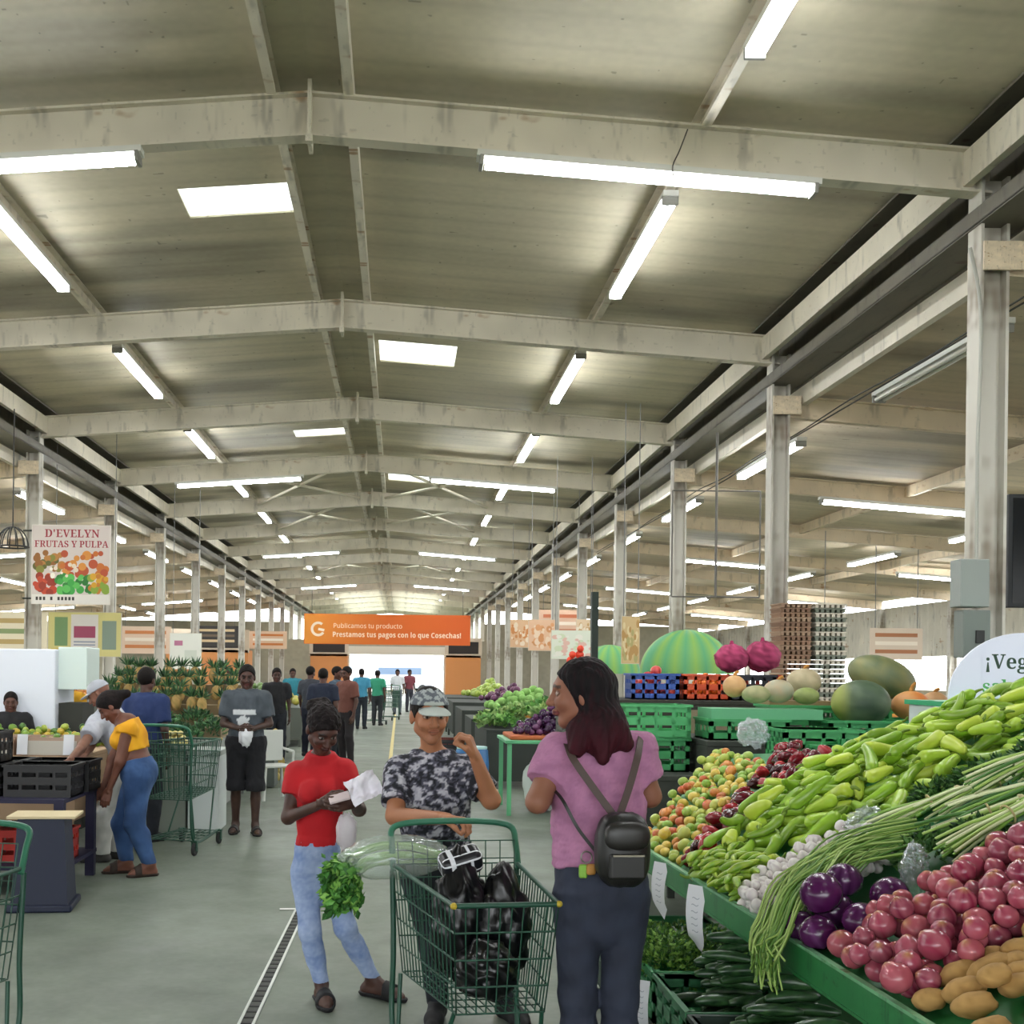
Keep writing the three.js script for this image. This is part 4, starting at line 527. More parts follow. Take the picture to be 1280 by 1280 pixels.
  // orange kiosks at the far left end
  const ko = (px, d, w, l) => { const p = at(px, 838, d), t = thing('orange_kiosk', l, 'kiosk', [p.x, 0, -d]); obj('kiosk_wall', [box(w, 2.4, 1.4, 0, 1.2, 0)], mat('#c4844f', .85), t); obj('dark_opening', [box(w * .86, .55, .04, 0, 2.75, .7)], mat('#2f2a28', .8), t); obj('fascia', [box(w + .1, .9, .04, 0, 2.75, .68)], mat('#c9b9a4', .8), t); };
  ko(262, 46, 3.2, 'orange walled kiosk with a dark band at the far left'); ko(412, 54, 1.7, 'smaller orange kiosk beside the exit'); ko(578, 54, 1.6, 'orange kiosk on the stall side of the exit');
}
// ----- left hand stalls -----
{
  const dkB = mat('#0a1530', .6), purp = mat('#151234', .65), black = '#08080a', wood = mat('#a58a6c', .85), redC = '#a8281e';
  // blue pedestal with a board on it
  const pd = thing('blue_pedestal', 'dark blue plastic pedestal bin beside the black crates', 'bin', at(55, 1137, 8.1).setY(0), .12), pg = new THREE.CylinderGeometry(.22, .27, .6, 4, 1); pg.rotateY(Math.PI / 4).translate(0, .33, 0); obj('bin_body', [pg.toNonIndexed()].map((g) => { g.computeVertexNormals(); return g; }), dkB, pd); obj('bin_foot', [rbox(.44, .05, .44, .015, 0, .025, 0)], dkB, pd);
  const bo = obj('wooden_board', [rbox(.46, .02, .34, .004, 0, .01, 0, 1)], mat('#cdbd98', .8)); bo.position.copy(at(57, 1036, 8.1)); bo.position.y = .632; bo.rotation.y = .1; tag(bo, 'beige board lying on top of the dark blue pedestal', 'board');
  // stall of black and red crates
  const t = thing('crate_rack', 'low rack of dark blue pipes holding black and red crates', 'rack', [-3.06, 0, -9.0]); for (const [x, z] of [[.58, -.36], [-.9, -.36], [.58, .5], [-.9, .5]]) obj('leg', [box(.07, .68, .07, x, .34, z)], purp, t); obj('rack_shelf', [box(1.56, .03, .94, -.16, .2, .07)], purp, t); obj('rack_top', [box(1.56, .03, .94, -.16, .69, .07)], purp, t);
  [[-2.68, 8.78, .705], [-3.22, 8.78, .705], [-3.24, 8.8, .945], [-2.66, 9.2, .705], [-3.2, 9.2, .705]].forEach(([x, d, y], i) => crate('std', black, V(x, y, -d), 0, i === 2 ? 'black crate on top of the others on the dark blue rack' : 'black crate in the row on the dark blue rack', i === 2 ? undefined : 'black crates on the rack'));
  crate('std', redC, V(-2.72, .215, -8.8), 0, 'red crate on the lower shelf of the dark blue rack'); crate('std', redC, V(-3.3, .215, -8.8), 0, 'red crate on the lower shelf beside the other red crate');
  crate('std', '#b5301f', V(-3.22, .42, -7.7), .1, 'bright red crate on a black crate beside the pedestal'); crate('std', black, V(-3.22, .18, -7.7), .1, 'black crate under the bright red crate'); tag(obj('wooden_pallet', [box(.62, .03, .1, -3.22, .165, -7.55), box(.62, .03, .1, -3.22, .165, -7.7), box(.62, .03, .1, -3.22, .165, -7.85), box(.08, .15, .46, -3.46, .075, -7.7), box(.08, .15, .46, -2.98, .075, -7.7)], wood), 'short wooden pallet under the crates beside the pedestal', 'pallet');
  fruitHeap(10, [-3.37, -3.07, 7.6, 7.8, .44], [fruitKind('#8aa03a', .04, .045, .06, '#b9a83a')], 'mango', 'green mango in the bright red crate', 'mango', 'mangoes in the red crate', mound(.1));
  // terrace of mangoes and avocados
  table(-4.6, -2.72, 9.75, 11.6, .92, wood, 'wooden stall terrace of green and yellow mangoes', { fh: .5 });
  for (let i = 0; i < 3; i++) { const bx = thing('fruit_box', 'newspaper lined cardboard box at the front of the mango stall', 'box', [-2.95 - i * .58, .92, -9.96], 0, 'boxes at the front of the mango stall'); obj('box_shell', [box(.54, .16, .012, 0, .08, .17), box(.54, .16, .012, 0, .08, -.17), box(.012, .16, .34, .27, .08, 0), box(.012, .16, .34, -.27, .08, 0), box(.54, .012, .34, 0, .006, 0)], mat('#b59a86', .9), bx); obj('newspaper', [box(.46, .12, .004, 0, .07, .18)], mat('#c9c4b8', .9), bx); }
  const mg = [fruitKind('#557f26', .034, .033, .044, '#789a34'), fruitKind('#b59a30', .034, .033, .042, '#c6ab42'), fruitKind('#8a9e34', .034, .033, .042, '#a8b042'), fruitKind('#345c22', .034, .033, .042, '#52762e')];
  for (let i = 0; i < 3; i++) fruitHeap(14, [-3.15 - i * .58, -2.75 - i * .58, 9.85, 10.07, .95], mg, 'mango', 'mango in a newspaper lined box at the front of the stall', 'mango', 'mangoes in the front boxes', mound(.14));
  fruitHeap(250, [-4.5, -2.78, 10.2, 11.5, .92], withLook(mg, ['green', 'yellow', 'yellow green', 'dark green']), 'mango', 'mango in the big heap on the wooden terrace', 'mango', 'mangoes on the terrace', (a, b) => .2 + .3 * b);
  for (let i = 0; i < 2; i++) { const g = new THREE.PlaneGeometry(.09, .17, 1, 4), o = obj('price_card', g, mat('#e4e6ea', .8, { side: THREE.DoubleSide })); o.position.set([-3.17, -2.78][i], 1.02, -9.76); o.rotation.x = -.15; tag(o, i ? 'white price card at the inner end of the mango boxes' : 'white price card between the mango boxes', 'price card'); }
  // white freezer and shelf
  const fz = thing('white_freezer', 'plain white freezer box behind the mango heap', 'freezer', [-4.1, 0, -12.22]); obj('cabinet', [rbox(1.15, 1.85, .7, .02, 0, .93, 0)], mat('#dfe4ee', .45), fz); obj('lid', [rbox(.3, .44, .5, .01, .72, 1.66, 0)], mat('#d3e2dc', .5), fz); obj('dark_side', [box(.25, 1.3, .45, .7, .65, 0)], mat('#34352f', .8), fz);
  // cream market parasol top left behind the freezer
  const ps = thing('cream_parasol', 'cream parasol edge behind the white freezer', 'parasol', [-6.8, 0, -15.5]); obj('canopy', [new THREE.ConeGeometry(1.2, .45, 10, 1, true).translate(0, 2.2, 0)], mat('#e3dcb8', .8, { side: THREE.DoubleSide }), ps); obj('pole', [bar(V(0, 0, 0), V(0, 2.35, 0), .025)], mat('#8a8a84', .5), ps);
  // pineapple stall
  const pst = table(-3.75, -2.05, 13.1, 15.6, .86, mat('#8f948f', .7), 'grey stall table of pineapples behind the bending shoppers', { fh: .75 });
  const pineG = paint(lump(.065, .1, .065, (x, y, z) => 1 + .04 * Math.cos(Math.atan2(z, x) * 8 + y * 9) , 12, 10), (x, y, z) => mixC(C('#b8935a'), C('#83763f'), .5 + n3(x * 60, y * 60, z * 60) * 1.5)), crownG = leaves(26, (i) => { const a = i * 2.4, u = i / 26; return { p: V(Math.cos(a) * .015, .09, Math.sin(a) * .015), dir: V(Math.cos(a) * (1 - u * .7), .5 + u, Math.sin(a) * (1 - u * .7)).normalize() }; }, .13, ['#3f6a3a', '#557f48', '#2f5434'].map(C), .16);
  for (let i = 18; i < 54; i++) { const u = (i % 9) / 8, b = Math.floor(i / 9) / 5, p = V(-3.62 + u * 1.45 + rr(-.05, .05), .98 + b * .6 + rr(0, .04), -(13.3 + b * 2.1 + rr(-.08, .08))), o = thing('pineapple', 'ripe pineapple with a grey-green crown on the stall behind the shoppers', 'pineapple', p, rnd() * 6, 'pineapples on the grey stall'); obj('pineapple_fruit', pineG, dullM, o); obj('crown', crownG, leafM, o); o.rotation.x = rr(-.5, .1); }
  for (let b = 1; b < 6; b++) obj('step', [box(1.64, b * .12, .4, 0, .86 + (b * .12) / 2, 1.25 - .2 - b * .42 + .0)], mat('#8b7a5c', .85), pst);
  // corn on white boxes
  const wb = thing('white_chest', 'white chest with corn cobs on top beside the empty trolley', 'chest', [-2.0, 0, -12.15]); obj('chest_body', [rbox(.32, .78, .55, .015, 0, .39, 0)], mat('#cdd4d2', .5), wb); obj('chest_lid', [rbox(.35, .06, .58, .012, 0, .81, 0)], mat('#aab3ae', .5), wb);
  const cornG = sweep([V(0, 0, -.11), V(0, .004, 0), V(0, 0, .11)], (t, a) => .026 * Math.pow(Math.sin(clamp(t * .92 + .04) * Math.PI), .4) * (1 + .03 * Math.cos(a * 8)), 10, 12); paint(cornG, (x, y, z) => mixC(C('#d9cf98'), C('#c6b45e'), .5 + n3(x * 50, y * 50, z * 80)));
  for (let r = 0; r < 3; r++) for (let i = 0; i < 11 - r; i++) produce('corn_cob', { g: cornG }, dullM, V(-2.76 + i * .055 + r * .027, .88 + r * .046 + .027, -12.0), 'pale yellow corn cob in the row behind the empty trolley', 'corn', 'corn cobs on the chest', 1, new THREE.Quaternion());
  tag(obj('corn_tray', [box(.62, .86, .4, -2.49, .43, -12.05), box(.66, .02, .42, -2.49, .87, -12.0)], mat('#7d857c', .8)), 'grey box table under the corn cobs', 'table');
  // stalls further along on the left
  const far = (d0, d1, x0, x1, y, kinds, cnt, nm, fl, cat, grp, tl, h = .4, m = waxyM) => { table(x0, x1, d0, d1, y, mat('#5d625a', .85), tl, { fh: .65 }); fruitHeap(cnt, [x0 + .06, x1 - .06, d0 + .06, d1 - .06, y], kinds, nm, fl, cat, grp, (a, b) => .1 + h * b, m); };
  far(17.2, 19.6, -4.6, -2.3, .85, [fruitKind('#a8b03a', .07, .065, .075, '#c2bc4a'), fruitKind('#7f9a35', .065, .06, .07, '#9aae44'), fruitKind('#c98a3a', .06, .06, .06, '#d8a850')], 120, 'papaya', 'green yellow papaya on the stall behind the man in grey', 'papaya', 'papayas on the left stalls', 'grey stall table of papayas behind the man in grey');
  far(20.8, 23.4, -4.6, -2.2, .85, [fruitKind('#5d7f35', .08, .075, .08, '#7a9a48')], 90, 'green_fruit', 'round green fruit on the left stall beyond the papayas', 'fruit', 'green fruit on the left stalls', 'grey stall table of green fruit beyond the papayas');
  far(25.0, 28.4, -4.6, -2.1, .85, [fruitKind('#b9a648', .09, .085, .09, '#8f9a44')], 80, 'melon', 'yellowish melon on the far left stall', 'melon', 'melons on the left stalls', 'grey stall table of melons at the far left');
  far(30, 34, -4.7, -2.1, .9, [fruitKind('#4a6a38', .1, .09, .1, '#6f8a4a')], 70, 'squash', 'dark green squash on the last left stall', 'squash', 'squashes on the left stalls', 'grey stall table of squashes near the exit');
  far(18, 21, -9.2, -6.4, .95, [fruitKind('#c9a860', .09, .085, .09, '#b58a48')], 80, 'melon', 'tan melon on the stall in the left aisle', 'melon', 'tan melons in the left aisle', 'stall table of tan melons in the left aisle', .5, dullM);
  // leafy greens under and beside the pineapples
  const gc = ['#2f5a34', '#3f6f40', '#557f4a', '#24482a'].map(C); for (const [x, y, d, r] of [[-3.6, .86, 12.9, .2], [-3.2, .86, 12.9, .2], [-2.8, .86, 12.9, .2], [-2.4, .86, 12.92, .18], ...[0, 1, 2, 3, 4, 5, 6].map((i) => [-3.6 + i * .24, .9 + (i % 2) * .1, 13.3 + (i % 2) * .4, .2]), [-2.3, .92, 16.4, .22], [-2.0, .5, 16.6, .2]]) { const o = obj('herb_bunch', leaves(200, dome(r, r * .9), .08, gc, .35), leafM); o.position.set(x, y, -d); tag(o, 'dark green herb bunch at the foot of the pineapple stall', 'herbs', 'herb bunches by the pineapples'); }
  tag(obj('herb_shelf', [box(1.6, .04, .44, -2.98, .84, -12.86), box(1.56, .8, .03, -2.98, .42, -12.7)], mat('#6a7268', .8)), 'grey shelf of herbs in front of the pineapples', 'shelf'); tag(obj('herb_stand', [box(.6, .46, .5, -2.05, .25, -16.55), box(.5, .9, .4, -2.32, .45, -16.42)], mat('#59605a', .8)), 'small grey step stand of herbs beyond the pineapples', 'stand');
  // white plastic chairs
  const chair = (x, d, ry, l) => { const t = thing('plastic_chair', l, 'chair', [x, 0, -d], ry), m = mat('#cfd2cc', .4); obj('seat', [rbox(.42, .03, .42, .012, 0, .43, 0)], m, t); obj('backrest', [rbox(.42, .4, .03, .012, 0, .68, -.2)], m, t); for (const sx of [-1, 1]) { for (const sz of [-1, 1]) obj('leg', [bar(V(sx * .22, 0, sz * .22), V(sx * .18, .43, sz * .18), .02)], m, t); obj('armrest', [bar(V(sx * .21, .62, .16), V(sx * .21, .64, -.2), .018), bar(V(sx * .2, .43, .16), V(sx * .21, .62, .16), .016)], m, t); } };
  chair(-1.62, 15.0, .5, 'white plastic armchair behind the man in grey'); 
  fruitHeap(30, [-2.0, -1.75, 17.3, 17.7, .0], [fruitKind('#c9b06a', .07, .06, .07, '#a8964a')], 'melon', 'tan melon on the floor beside the papaya stall', 'melon', 'melons on the floor', mound(.3), dullM);
  // drain slot in the floor
  const a = at(372, 1136, 5.0), L0 = V(-.52, .003, -8.1), a0 = at(374, 1138, 1), dr = (px, py) => { const q = at(px, py, 1), k = H / (H - q.y); return V(q.x * k, .002, -k); };
  const p0 = dr(376, 1137), p1 = dr(303, 1290), mid = p0.clone().add(p1).multiplyScalar(.5), len = p0.distanceTo(p1) + .3, ry = Math.atan2(p1.x - p0.x, p1.z - p0.z), t2 = thing('floor_drain', 'narrow slotted drain with pale edges set in the floor by the woman in red', 'drain', mid, ry); t2.position.y = 0;
  obj('drain_frame', [box(.014, .006, len, -.034, .003, 0), box(.014, .006, len, .034, .003, 0)], mat('#d9dcd6', .6), t2); obj('drain_channel', [box(.054, .002, len, 0, .001, 0)], mat('#4a4c48', .8), t2); for (let i = 0; i < 34; i++) obj('grate_bar', [box(.05, .005, .022, 0, .0035, (i / 33 - .5) * len)], mat('#1d1e1c', .6), t2);
  const pp = obj('paper_scrap', new THREE.PlaneGeometry(.16, .05, 3, 1).rotateX(-Math.PI / 2), mat('#e3e4e0', .8, { side: THREE.DoubleSide })); pp.position.copy(dr(364, 1137)); pp.position.y = .006; pp.rotation.y = .1; tag(pp, 'white paper scrap on the floor at the end of the drain', 'paper');
  // printed sheets and stalls deeper in the aisles
  const sheet = (px, py, d, w, h, bg, cols, l) => { const p = at(px, py, d), t = thing('hanging_sign', l, 'sign', p); obj('panel', [box(w, h, .02)], mat(bg, .8), t); for (let i = 0; i < 3; i++) obj('stripe', [box(w * .8, h * .12, .006, 0, h * (.28 - i * .26), .012)], mat(cols[i % cols.length], .8), t); const top = 4.3 - p.y; obj('cord', [bar(V(-w * .4, h / 2, 0), V(-w * .4, top, 0), .008, 5), bar(V(w * .4, h / 2, 0), V(w * .4, top, 0), .008, 5)], mat('#777777', .7), t); };
  sheet(182, 800, 34, 1.5, .8, '#d9c0a8', ['#c07a4a', '#e8dccb'], 'peach striped sheet hanging in the left aisle by the third column'); sheet(270, 795, 40, 1.6, .7, '#3a3634', ['#c9b08a', '#6a5a4a'], 'dark striped sheet hanging in the left aisle far back'); sheet(20, 790, 26, 1.4, .9, '#e3d8bc', ['#b9a06a', '#8a9a6a'], 'cream striped sheet hanging in the left aisle behind the wire basket'); sheet(335, 800, 46, 1.5, .7, '#d8b89c', ['#c9783f', '#efe6da'], 'orange striped sheet hanging in the left aisle near the exit');
  sheet(700, 780, 33, 1.2, .8, '#d9b49a', ['#b86a4a', '#efe0cf'], 'salmon striped sheet hanging in the right aisle far back'); sheet(1000, 790, 21, 1.1, .7, '#cfd2c4', ['#7a9a6a', '#b0a890'], 'pale green striped sheet hanging in the right aisle behind the egg trays'); sheet(1120, 805, 22, 1.0, .6, '#c9b8a6', ['#a06a4a', '#dfd4c4'], 'tan striped sheet hanging in the right aisle behind the squash');
  for (const [x0, d0, hx, kx, nm, l, g, tl] of [[-9.6, 12.5, '#6f8a3a', '#9aae4a', 'avocado', 'green avocado on the stall behind the white freezer', 'avocados in the left aisle', 'stall table of avocados behind the white freezer'], [-9.4, 24, '#c07a3a', '#d8a050', 'orange', 'orange on the far stall of the left aisle', 'oranges in the left aisle', 'stall table of oranges deep in the left aisle'], [-9.4, 30, '#a83a2a', '#c9553a', 'red_fruit', 'red fruit on the far stall of the left aisle', 'red fruit in the left aisle', 'stall table of red fruit deep in the left aisle']]) far(d0, d0 + 2.6, x0, x0 + 3.0, .95, [fruitKind(hx, .09, .085, .09, kx)], 70, nm, l, 'fruit', g, tl, .5);
}
// ---------- shopping trolleys ----------
function wirePanel(a, b, c, d, nu, nv, r, rv = r) {   // corners a-b along u, d-c opposite; nu wires from ab to dc, nv along
  const g = [], P = (u, v) => a.clone().lerp(b, u).lerp(d.clone().lerp(c, u), v);
  for (let i = 0; i <= nu; i++) g.push(bar(P(i / nu, 0), P(i / nu, 1), r, 5)); for (let j = 0; j <= nv; j++) g.push(bar(P(0, j / nv), P(1, j / nv), rv, 5)); return g;
}
const cartM = mat('#1d4a38', .45), wheelM = mat('#1b1b1c', .7), gripM = mat('#2a6a50', .4), yellowM = mat('#b9a02c', .5);
function trolley(pos, yaw, label, o = {}) {
  const t = thing('shopping_trolley', label, 'trolley', pos, yaw), m = o.m || cartM, ry = o.rim || .86, bw = .27, fw = .19, zb = -.44, zf = .44, yb = o.bottom || .42, k = .85, q = o.wire || .0028;
  const BL = V(-bw, ry, zb), BR = V(bw, ry, zb), FL = V(-fw, ry, zf), FR = V(fw, ry, zf), bl = V(-bw * k, yb, zb + .05), br = V(bw * k, yb, zb + .05), fl = V(-fw * k, yb + .04, zf - .07), fr = V(fw * k, yb + .04, zf - .07);
  obj('side_panel', wirePanel(BL, FL, fl, bl, 16, 4, q, q * 1.4), m, t); obj('side_panel', wirePanel(BR, FR, fr, br, 16, 4, q, q * 1.4), m, t);
  obj('front_panel', wirePanel(FL, FR, fr, fl, 9, 4, q, q * 1.4), m, t); obj('rear_panel', wirePanel(BL, BR, br, bl, 10, 3, q, q * 1.2), m, t); obj('basket_floor', wirePanel(bl, br, fr, fl, 12, 7, q), m, t);
  obj('rim', [bar(BL, FL, .009, 8), bar(BR, FR, .009, 8), bar(FL, FR, .01, 8)], m, t); for (const p of [FL, FR]) obj('corner_cap', [lump(.014, .012, .014, () => 1, 8, 6).translate(p.x, p.y, p.z)].map(clean), yellowM, t);
  const hy = ry + .16; obj('handle', [tube([BL.clone().add(V(0, -.02, .03)), V(-bw, ry + .08, zb - .02), V(-bw + .005, hy - .02, zb - .06), V(-bw + .05, hy, zb - .075), V(bw - .05, hy, zb - .075), V(bw - .005, hy - .02, zb - .06), V(bw, ry + .08, zb - .02), BR.clone().add(V(0, -.02, .03))], .014, 60, 8)], gripM, t);
  obj('child_seat', wirePanel(V(-bw * .94, ry + .1, zb + .02), V(bw * .94, ry + .1, zb + .02), V(bw * .9, ry - .12, zb + .06), V(-bw * .9, ry - .12, zb + .06), 8, 3, q).concat(wirePanel(V(-bw * .85, ry - .02, zb + .2), V(bw * .85, ry - .02, zb + .2), V(bw * .85, ry - .2, zb + .18), V(-bw * .85, ry - .2, zb + .18), 8, 2, q)), m, t);
  const fy = .13; for (const s of [-1, 1]) obj('frame_tube', [tube([V(s * bw, ry - .02, zb), V(s * bw * .98, .5, zb + .02), V(s * bw, .24, zb + .03), V(s * bw * .98, fy, zb + .1), V(s * fw * .95, fy, zf - .06), V(s * fw * .95, fy, zf)], .012, 40, 8), bar(V(s * bw * .9, yb, zb + .08), V(s * bw * .96, fy + .02, zb + .12), .009), bar(V(s * fw * k, yb + .04, zf - .1), V(s * fw * 1.1, fy, zf - .3), .009)], m, t);
  obj('lower_rack', wirePanel(V(-bw * .95, fy, zb + .12), V(bw * .95, fy, zb + .12), V(fw * .95, fy, zf - .05), V(-fw * .95, fy, zf - .05), 7, 4, q * 1.2), m, t);
  for (const [s, x, z] of [[-1, bw, zb + .1], [1, bw, zb + .1], [-1, fw, zf - .03], [1, fw, zf - .03]]) { const w = obj('wheel', [new THREE.TorusGeometry(.042, .016, 8, 18).rotateY(Math.PI / 2).translate(s * x, .058, z), cyl(.03, .03, .02, 0, 0, 0, 12).rotateZ(Math.PI / 2).translate(s * x, .058, z)], wheelM, t); obj('fork', [box(.008, .09, .03, s * x - .022, .09, z), box(.008, .09, .03, s * x + .022, .09, z), box(.06, .012, .04, s * x, .132, z)], m, w); }
  return t;
}
const cart1P = V(.315, 0, -4.51);
trolley(cart1P, .16, 'dark green wire trolley holding black bags, pushed by the man in a cap');
trolley(V(-1.83, 0, -4.3), -.1, 'dark green trolley beside the bright red crate at the hall edge', { rim: .86 });
trolley(at(228, 1066, 10.75).setY(0), 2.9, 'empty green trolley with nothing in it, beside the corn cobs', { rim: 1.0, bottom: .5, wire: .004 });
for (const [px, d, y, l] of [[470, 36, .4, 'far trolley pushed towards the exit beside the bluish shopper'], [487, 39, -.2, 'far trolley alone before the bright exit']]) { const p = at(px, 838, d); trolley(V(p.x, 0, -d), y, l, { wire: .006, rim: 1.0 }); }
// what lies in the near trolley
{
  const blackM = new THREE.MeshStandardMaterial({ color: '#0c0c0f', roughness: .28 }), ang9 = .16, inCart = (x, y, z) => V(x, y, z).applyAxisAngle(V(0, 1, 0), ang9).add(cart1P);
  const bag = (x, y, z, rx, ry, rz, l, m = blackM, nm = 'shopping_bag') => { const o = obj(nm, lump(rx, ry, rz, (a, b, c) => 1 + .22 * n3(a * 2.6 + x * 9, b * 2.6, c * 2.6) + .1 * n3(a * 7, b * 7 + z * 5, c * 7) + (b > .8 ? (b - .8) * 1.2 : 0), 44, 30), m); o.position.copy(inCart(x, y, z)); o.rotation.y = .3; return tag(o, l, 'bag'); };
  bag(-.06, .69, -.05, .12, .22, .11, 'shiny black plastic bag under the white striped package in the trolley'); bag(.1, .67, -.04, .115, .2, .12, 'black plastic bag on the child seat side of the trolley'); bag(.0, .55, .15, .12, .1, .11, 'flat black plastic bag in the middle of the trolley');
  const pkM = mat('#ffffff', .35, { map: canvasTex(64, 64, (x) => { x.fillStyle = '#14141a'; x.fillRect(0, 0, 64, 64); x.fillStyle = '#d9dbe0'; x.fillRect(0, 6, 64, 6); x.fillRect(0, 44, 64, 5); x.fillRect(12, 0, 8, 64); x.fillRect(44, 8, 5, 40); }) }); const pk = obj('striped_package', [rbox(.17, .1, .1, .03, 0, 0, 0, 3)], pkM); pk.position.copy(inCart(-.06, .93, -.06)); pk.rotation.set(.5, .3, .15); tag(pk, 'black package with white stripes on top of the black bags', 'package');
  // clear bag of celery, laid over the trolley rim
  const base = at(478, 1078, 4.93), t = thing('celery_bag', 'clear plastic bag of leafy celery laid over the back of the trolley', 'celery', base), cl = ['#8fb56a', '#a9c786', '#7aa552'].map((h) => mat(h, .5));
  for (let i = 0; i < 16; i++) { const o = rr(-.05, .05), z = rr(-.05, .05); obj('stalk', tube([V(.24 + rr(-.03, .03), .0 + o * .5, z * .6), V(.1, .03 + o, z), V(-.06, .02 + o, z * 1.2), V(-.17 + rr(-.03, .02), -.06 + o * 1.4, z * 1.4)], rr(.006, .01), 12, 6), pick(cl), t); }
  obj('foliage', leaves(620, () => { const a = rr(-.1, .03); return { p: V(-.17 + rr(-.075, .075), -.06 + rr(-.13, .08), rr(-.08, .08)), dir: V(rr(-1, .3), rr(-1, .5), rr(-.8, .9)).normalize() }; }, .045, ['#3f7a2c', '#58923a', '#2f6424', '#7fb04e'].map(C), .7), leafM, t);
  obj('bag_film', lump(.24, .09, .105, (a, b, c) => 1 + .14 * n3(a * 3, b * 3, c * 3 + 4) + .07 * n3(a * 9, b * 9, c * 9), 40, 28).translate(.05, .02, 0), new THREE.MeshPhysicalMaterial({ color: '#eef4f0', roughness: .12, transmission: .8, thickness: 0, side: THREE.DoubleSide }), t); t.rotation.z = .06;
}
// ---------- people: smooth distance fields meshed with surface nets ----------
function nets(f, lo, hi, h) {
  const n = [0, 1, 2].map((k) => Math.max(3, Math.ceil((hi[k] - lo[k]) / h) + 2)), [nx, ny, nz] = n, val = new Float32Array(nx * ny * nz), B = 6, diag = h * B * .9;
  for (let bz = 0; bz < nz; bz += B) for (let by = 0; by < ny; by += B) for (let bx = 0; bx < nx; bx += B) {
    const c = f(lo[0] + (bx + B / 2) * h, lo[1] + (by + B / 2) * h, lo[2] + (bz + B / 2) * h), skip = Math.abs(c) > diag * 1.5;
    for (let z = bz; z < Math.min(nz, bz + B); z++) for (let y = by; y < Math.min(ny, by + B); y++) for (let x = bx; x < Math.min(nx, bx + B); x++) val[(z * ny + y) * nx + x] = skip ? c : f(lo[0] + x * h, lo[1] + y * h, lo[2] + z * h);
  }
  const id = new Int32Array(nx * ny * nz).fill(-1), pos = [], idx = [], V8 = [0, 1, nx, nx + 1, nx * ny, nx * ny + 1, nx * ny + nx, nx * ny + nx + 1], E = [[0, 1], [2, 3], [4, 5], [6, 7], [0, 2], [1, 3], [4, 6], [5, 7], [0, 4], [1, 5], [2, 6], [3, 7]];
  for (let z = 0; z < nz - 1; z++) for (let y = 0; y < ny - 1; y++) for (let x = 0; x < nx - 1; x++) {
    const o = (z * ny + y) * nx + x; let m = 0; for (let k = 0; k < 8; k++) if (val[o + V8[k]] < 0) m |= 1 << k; if (m === 0 || m === 255) continue;
    let sx = 0, sy = 0, sz = 0, c = 0; for (const [a, b] of E) { if (((m >> a) & 1) === ((m >> b) & 1)) continue; const va = val[o + V8[a]], vb = val[o + V8[b]], t = va / (va - vb); sx += lerp(a & 1, b & 1, t); sy += lerp((a >> 1) & 1, (b >> 1) & 1, t); sz += lerp(a >> 2, b >> 2, t); c++; }
    id[o] = pos.length / 3; pos.push(lo[0] + (x + sx / c) * h, lo[1] + (y + sy / c) * h, lo[2] + (z + sz / c) * h);
  }
  const quad = (a, b, c, d, flip) => { if (a < 0 || b < 0 || c < 0 || d < 0) return; flip ? idx.push(a, c, b, a, d, c) : idx.push(a, b, c, a, c, d); };
  for (let z = 1; z < nz - 1; z++) for (let y = 1; y < ny - 1; y++) for (let x = 1; x < nx - 1; x++) {
    const o = (z * ny + y) * nx + x, s = val[o] < 0;
    if (s !== val[o + 1] < 0) quad(id[o], id[o - nx], id[o - nx - nx * ny], id[o - nx * ny], s ? 0 : 1);
    if (s !== val[o + nx] < 0) quad(id[o], id[o - nx * ny], id[o - 1 - nx * ny], id[o - 1], s ? 0 : 1);
    if (s !== val[o + nx * ny] < 0) quad(id[o], id[o - 1], id[o - 1 - nx], id[o - nx], s ? 0 : 1);
  }
  const nor = new Float32Array(pos.length), e = h * .6;
  for (let i = 0; i < pos.length; i += 3) { const x = pos[i], y = pos[i + 1], z = pos[i + 2], a = f(x + e, y, z) - f(x - e, y, z), b = f(x, y + e, z) - f(x, y - e, z), c = f(x, y, z + e) - f(x, y, z - e), l = Math.hypot(a, b, c) || 1; nor[i] = a / l; nor[i + 1] = b / l; nor[i + 2] = c / l; }
  const g = new THREE.BufferGeometry(); g.setAttribute('position', new THREE.Float32BufferAttribute(pos, 3)); g.setAttribute('normal', new THREE.BufferAttribute(nor, 3)); g.setIndex(idx); return g;
}
const smin = (a, b, k) => { const h = Math.max(k - Math.abs(a - b), 0) / k; return Math.min(a, b) - h * h * k * .25; };
const smax = (a, b, k) => -smin(-a, -b, k);
function rc(a, b, ra, rb) { const ax = a.x, ay = a.y, az = a.z, dx = b.x - ax, dy = b.y - ay, dz = b.z - az, L = dx * dx + dy * dy + dz * dz || 1e-9; return (x, y, z) => { const px = x - ax, py = y - ay, pz = z - az, t = clamp((px * dx + py * dy + pz * dz) / L), qx = px - dx * t, qy = py - dy * t, qz = pz - dz * t; return Math.sqrt(qx * qx + qy * qy + qz * qz) - (ra + (rb - ra) * t); }; }
function el3(cx, cy, cz, rx, ry, rz) { return (x, y, z) => { const a = (x - cx) / rx, b = (y - cy) / ry, c = (z - cz) / rz, k0 = Math.sqrt(a * a + b * b + c * c), k1 = Math.sqrt((a / rx) ** 2 + (b / ry) ** 2 + (c / rz) ** 2); return k1 ? k0 * (k0 - 1) / k1 : -Math.min(rx, ry, rz); }; }
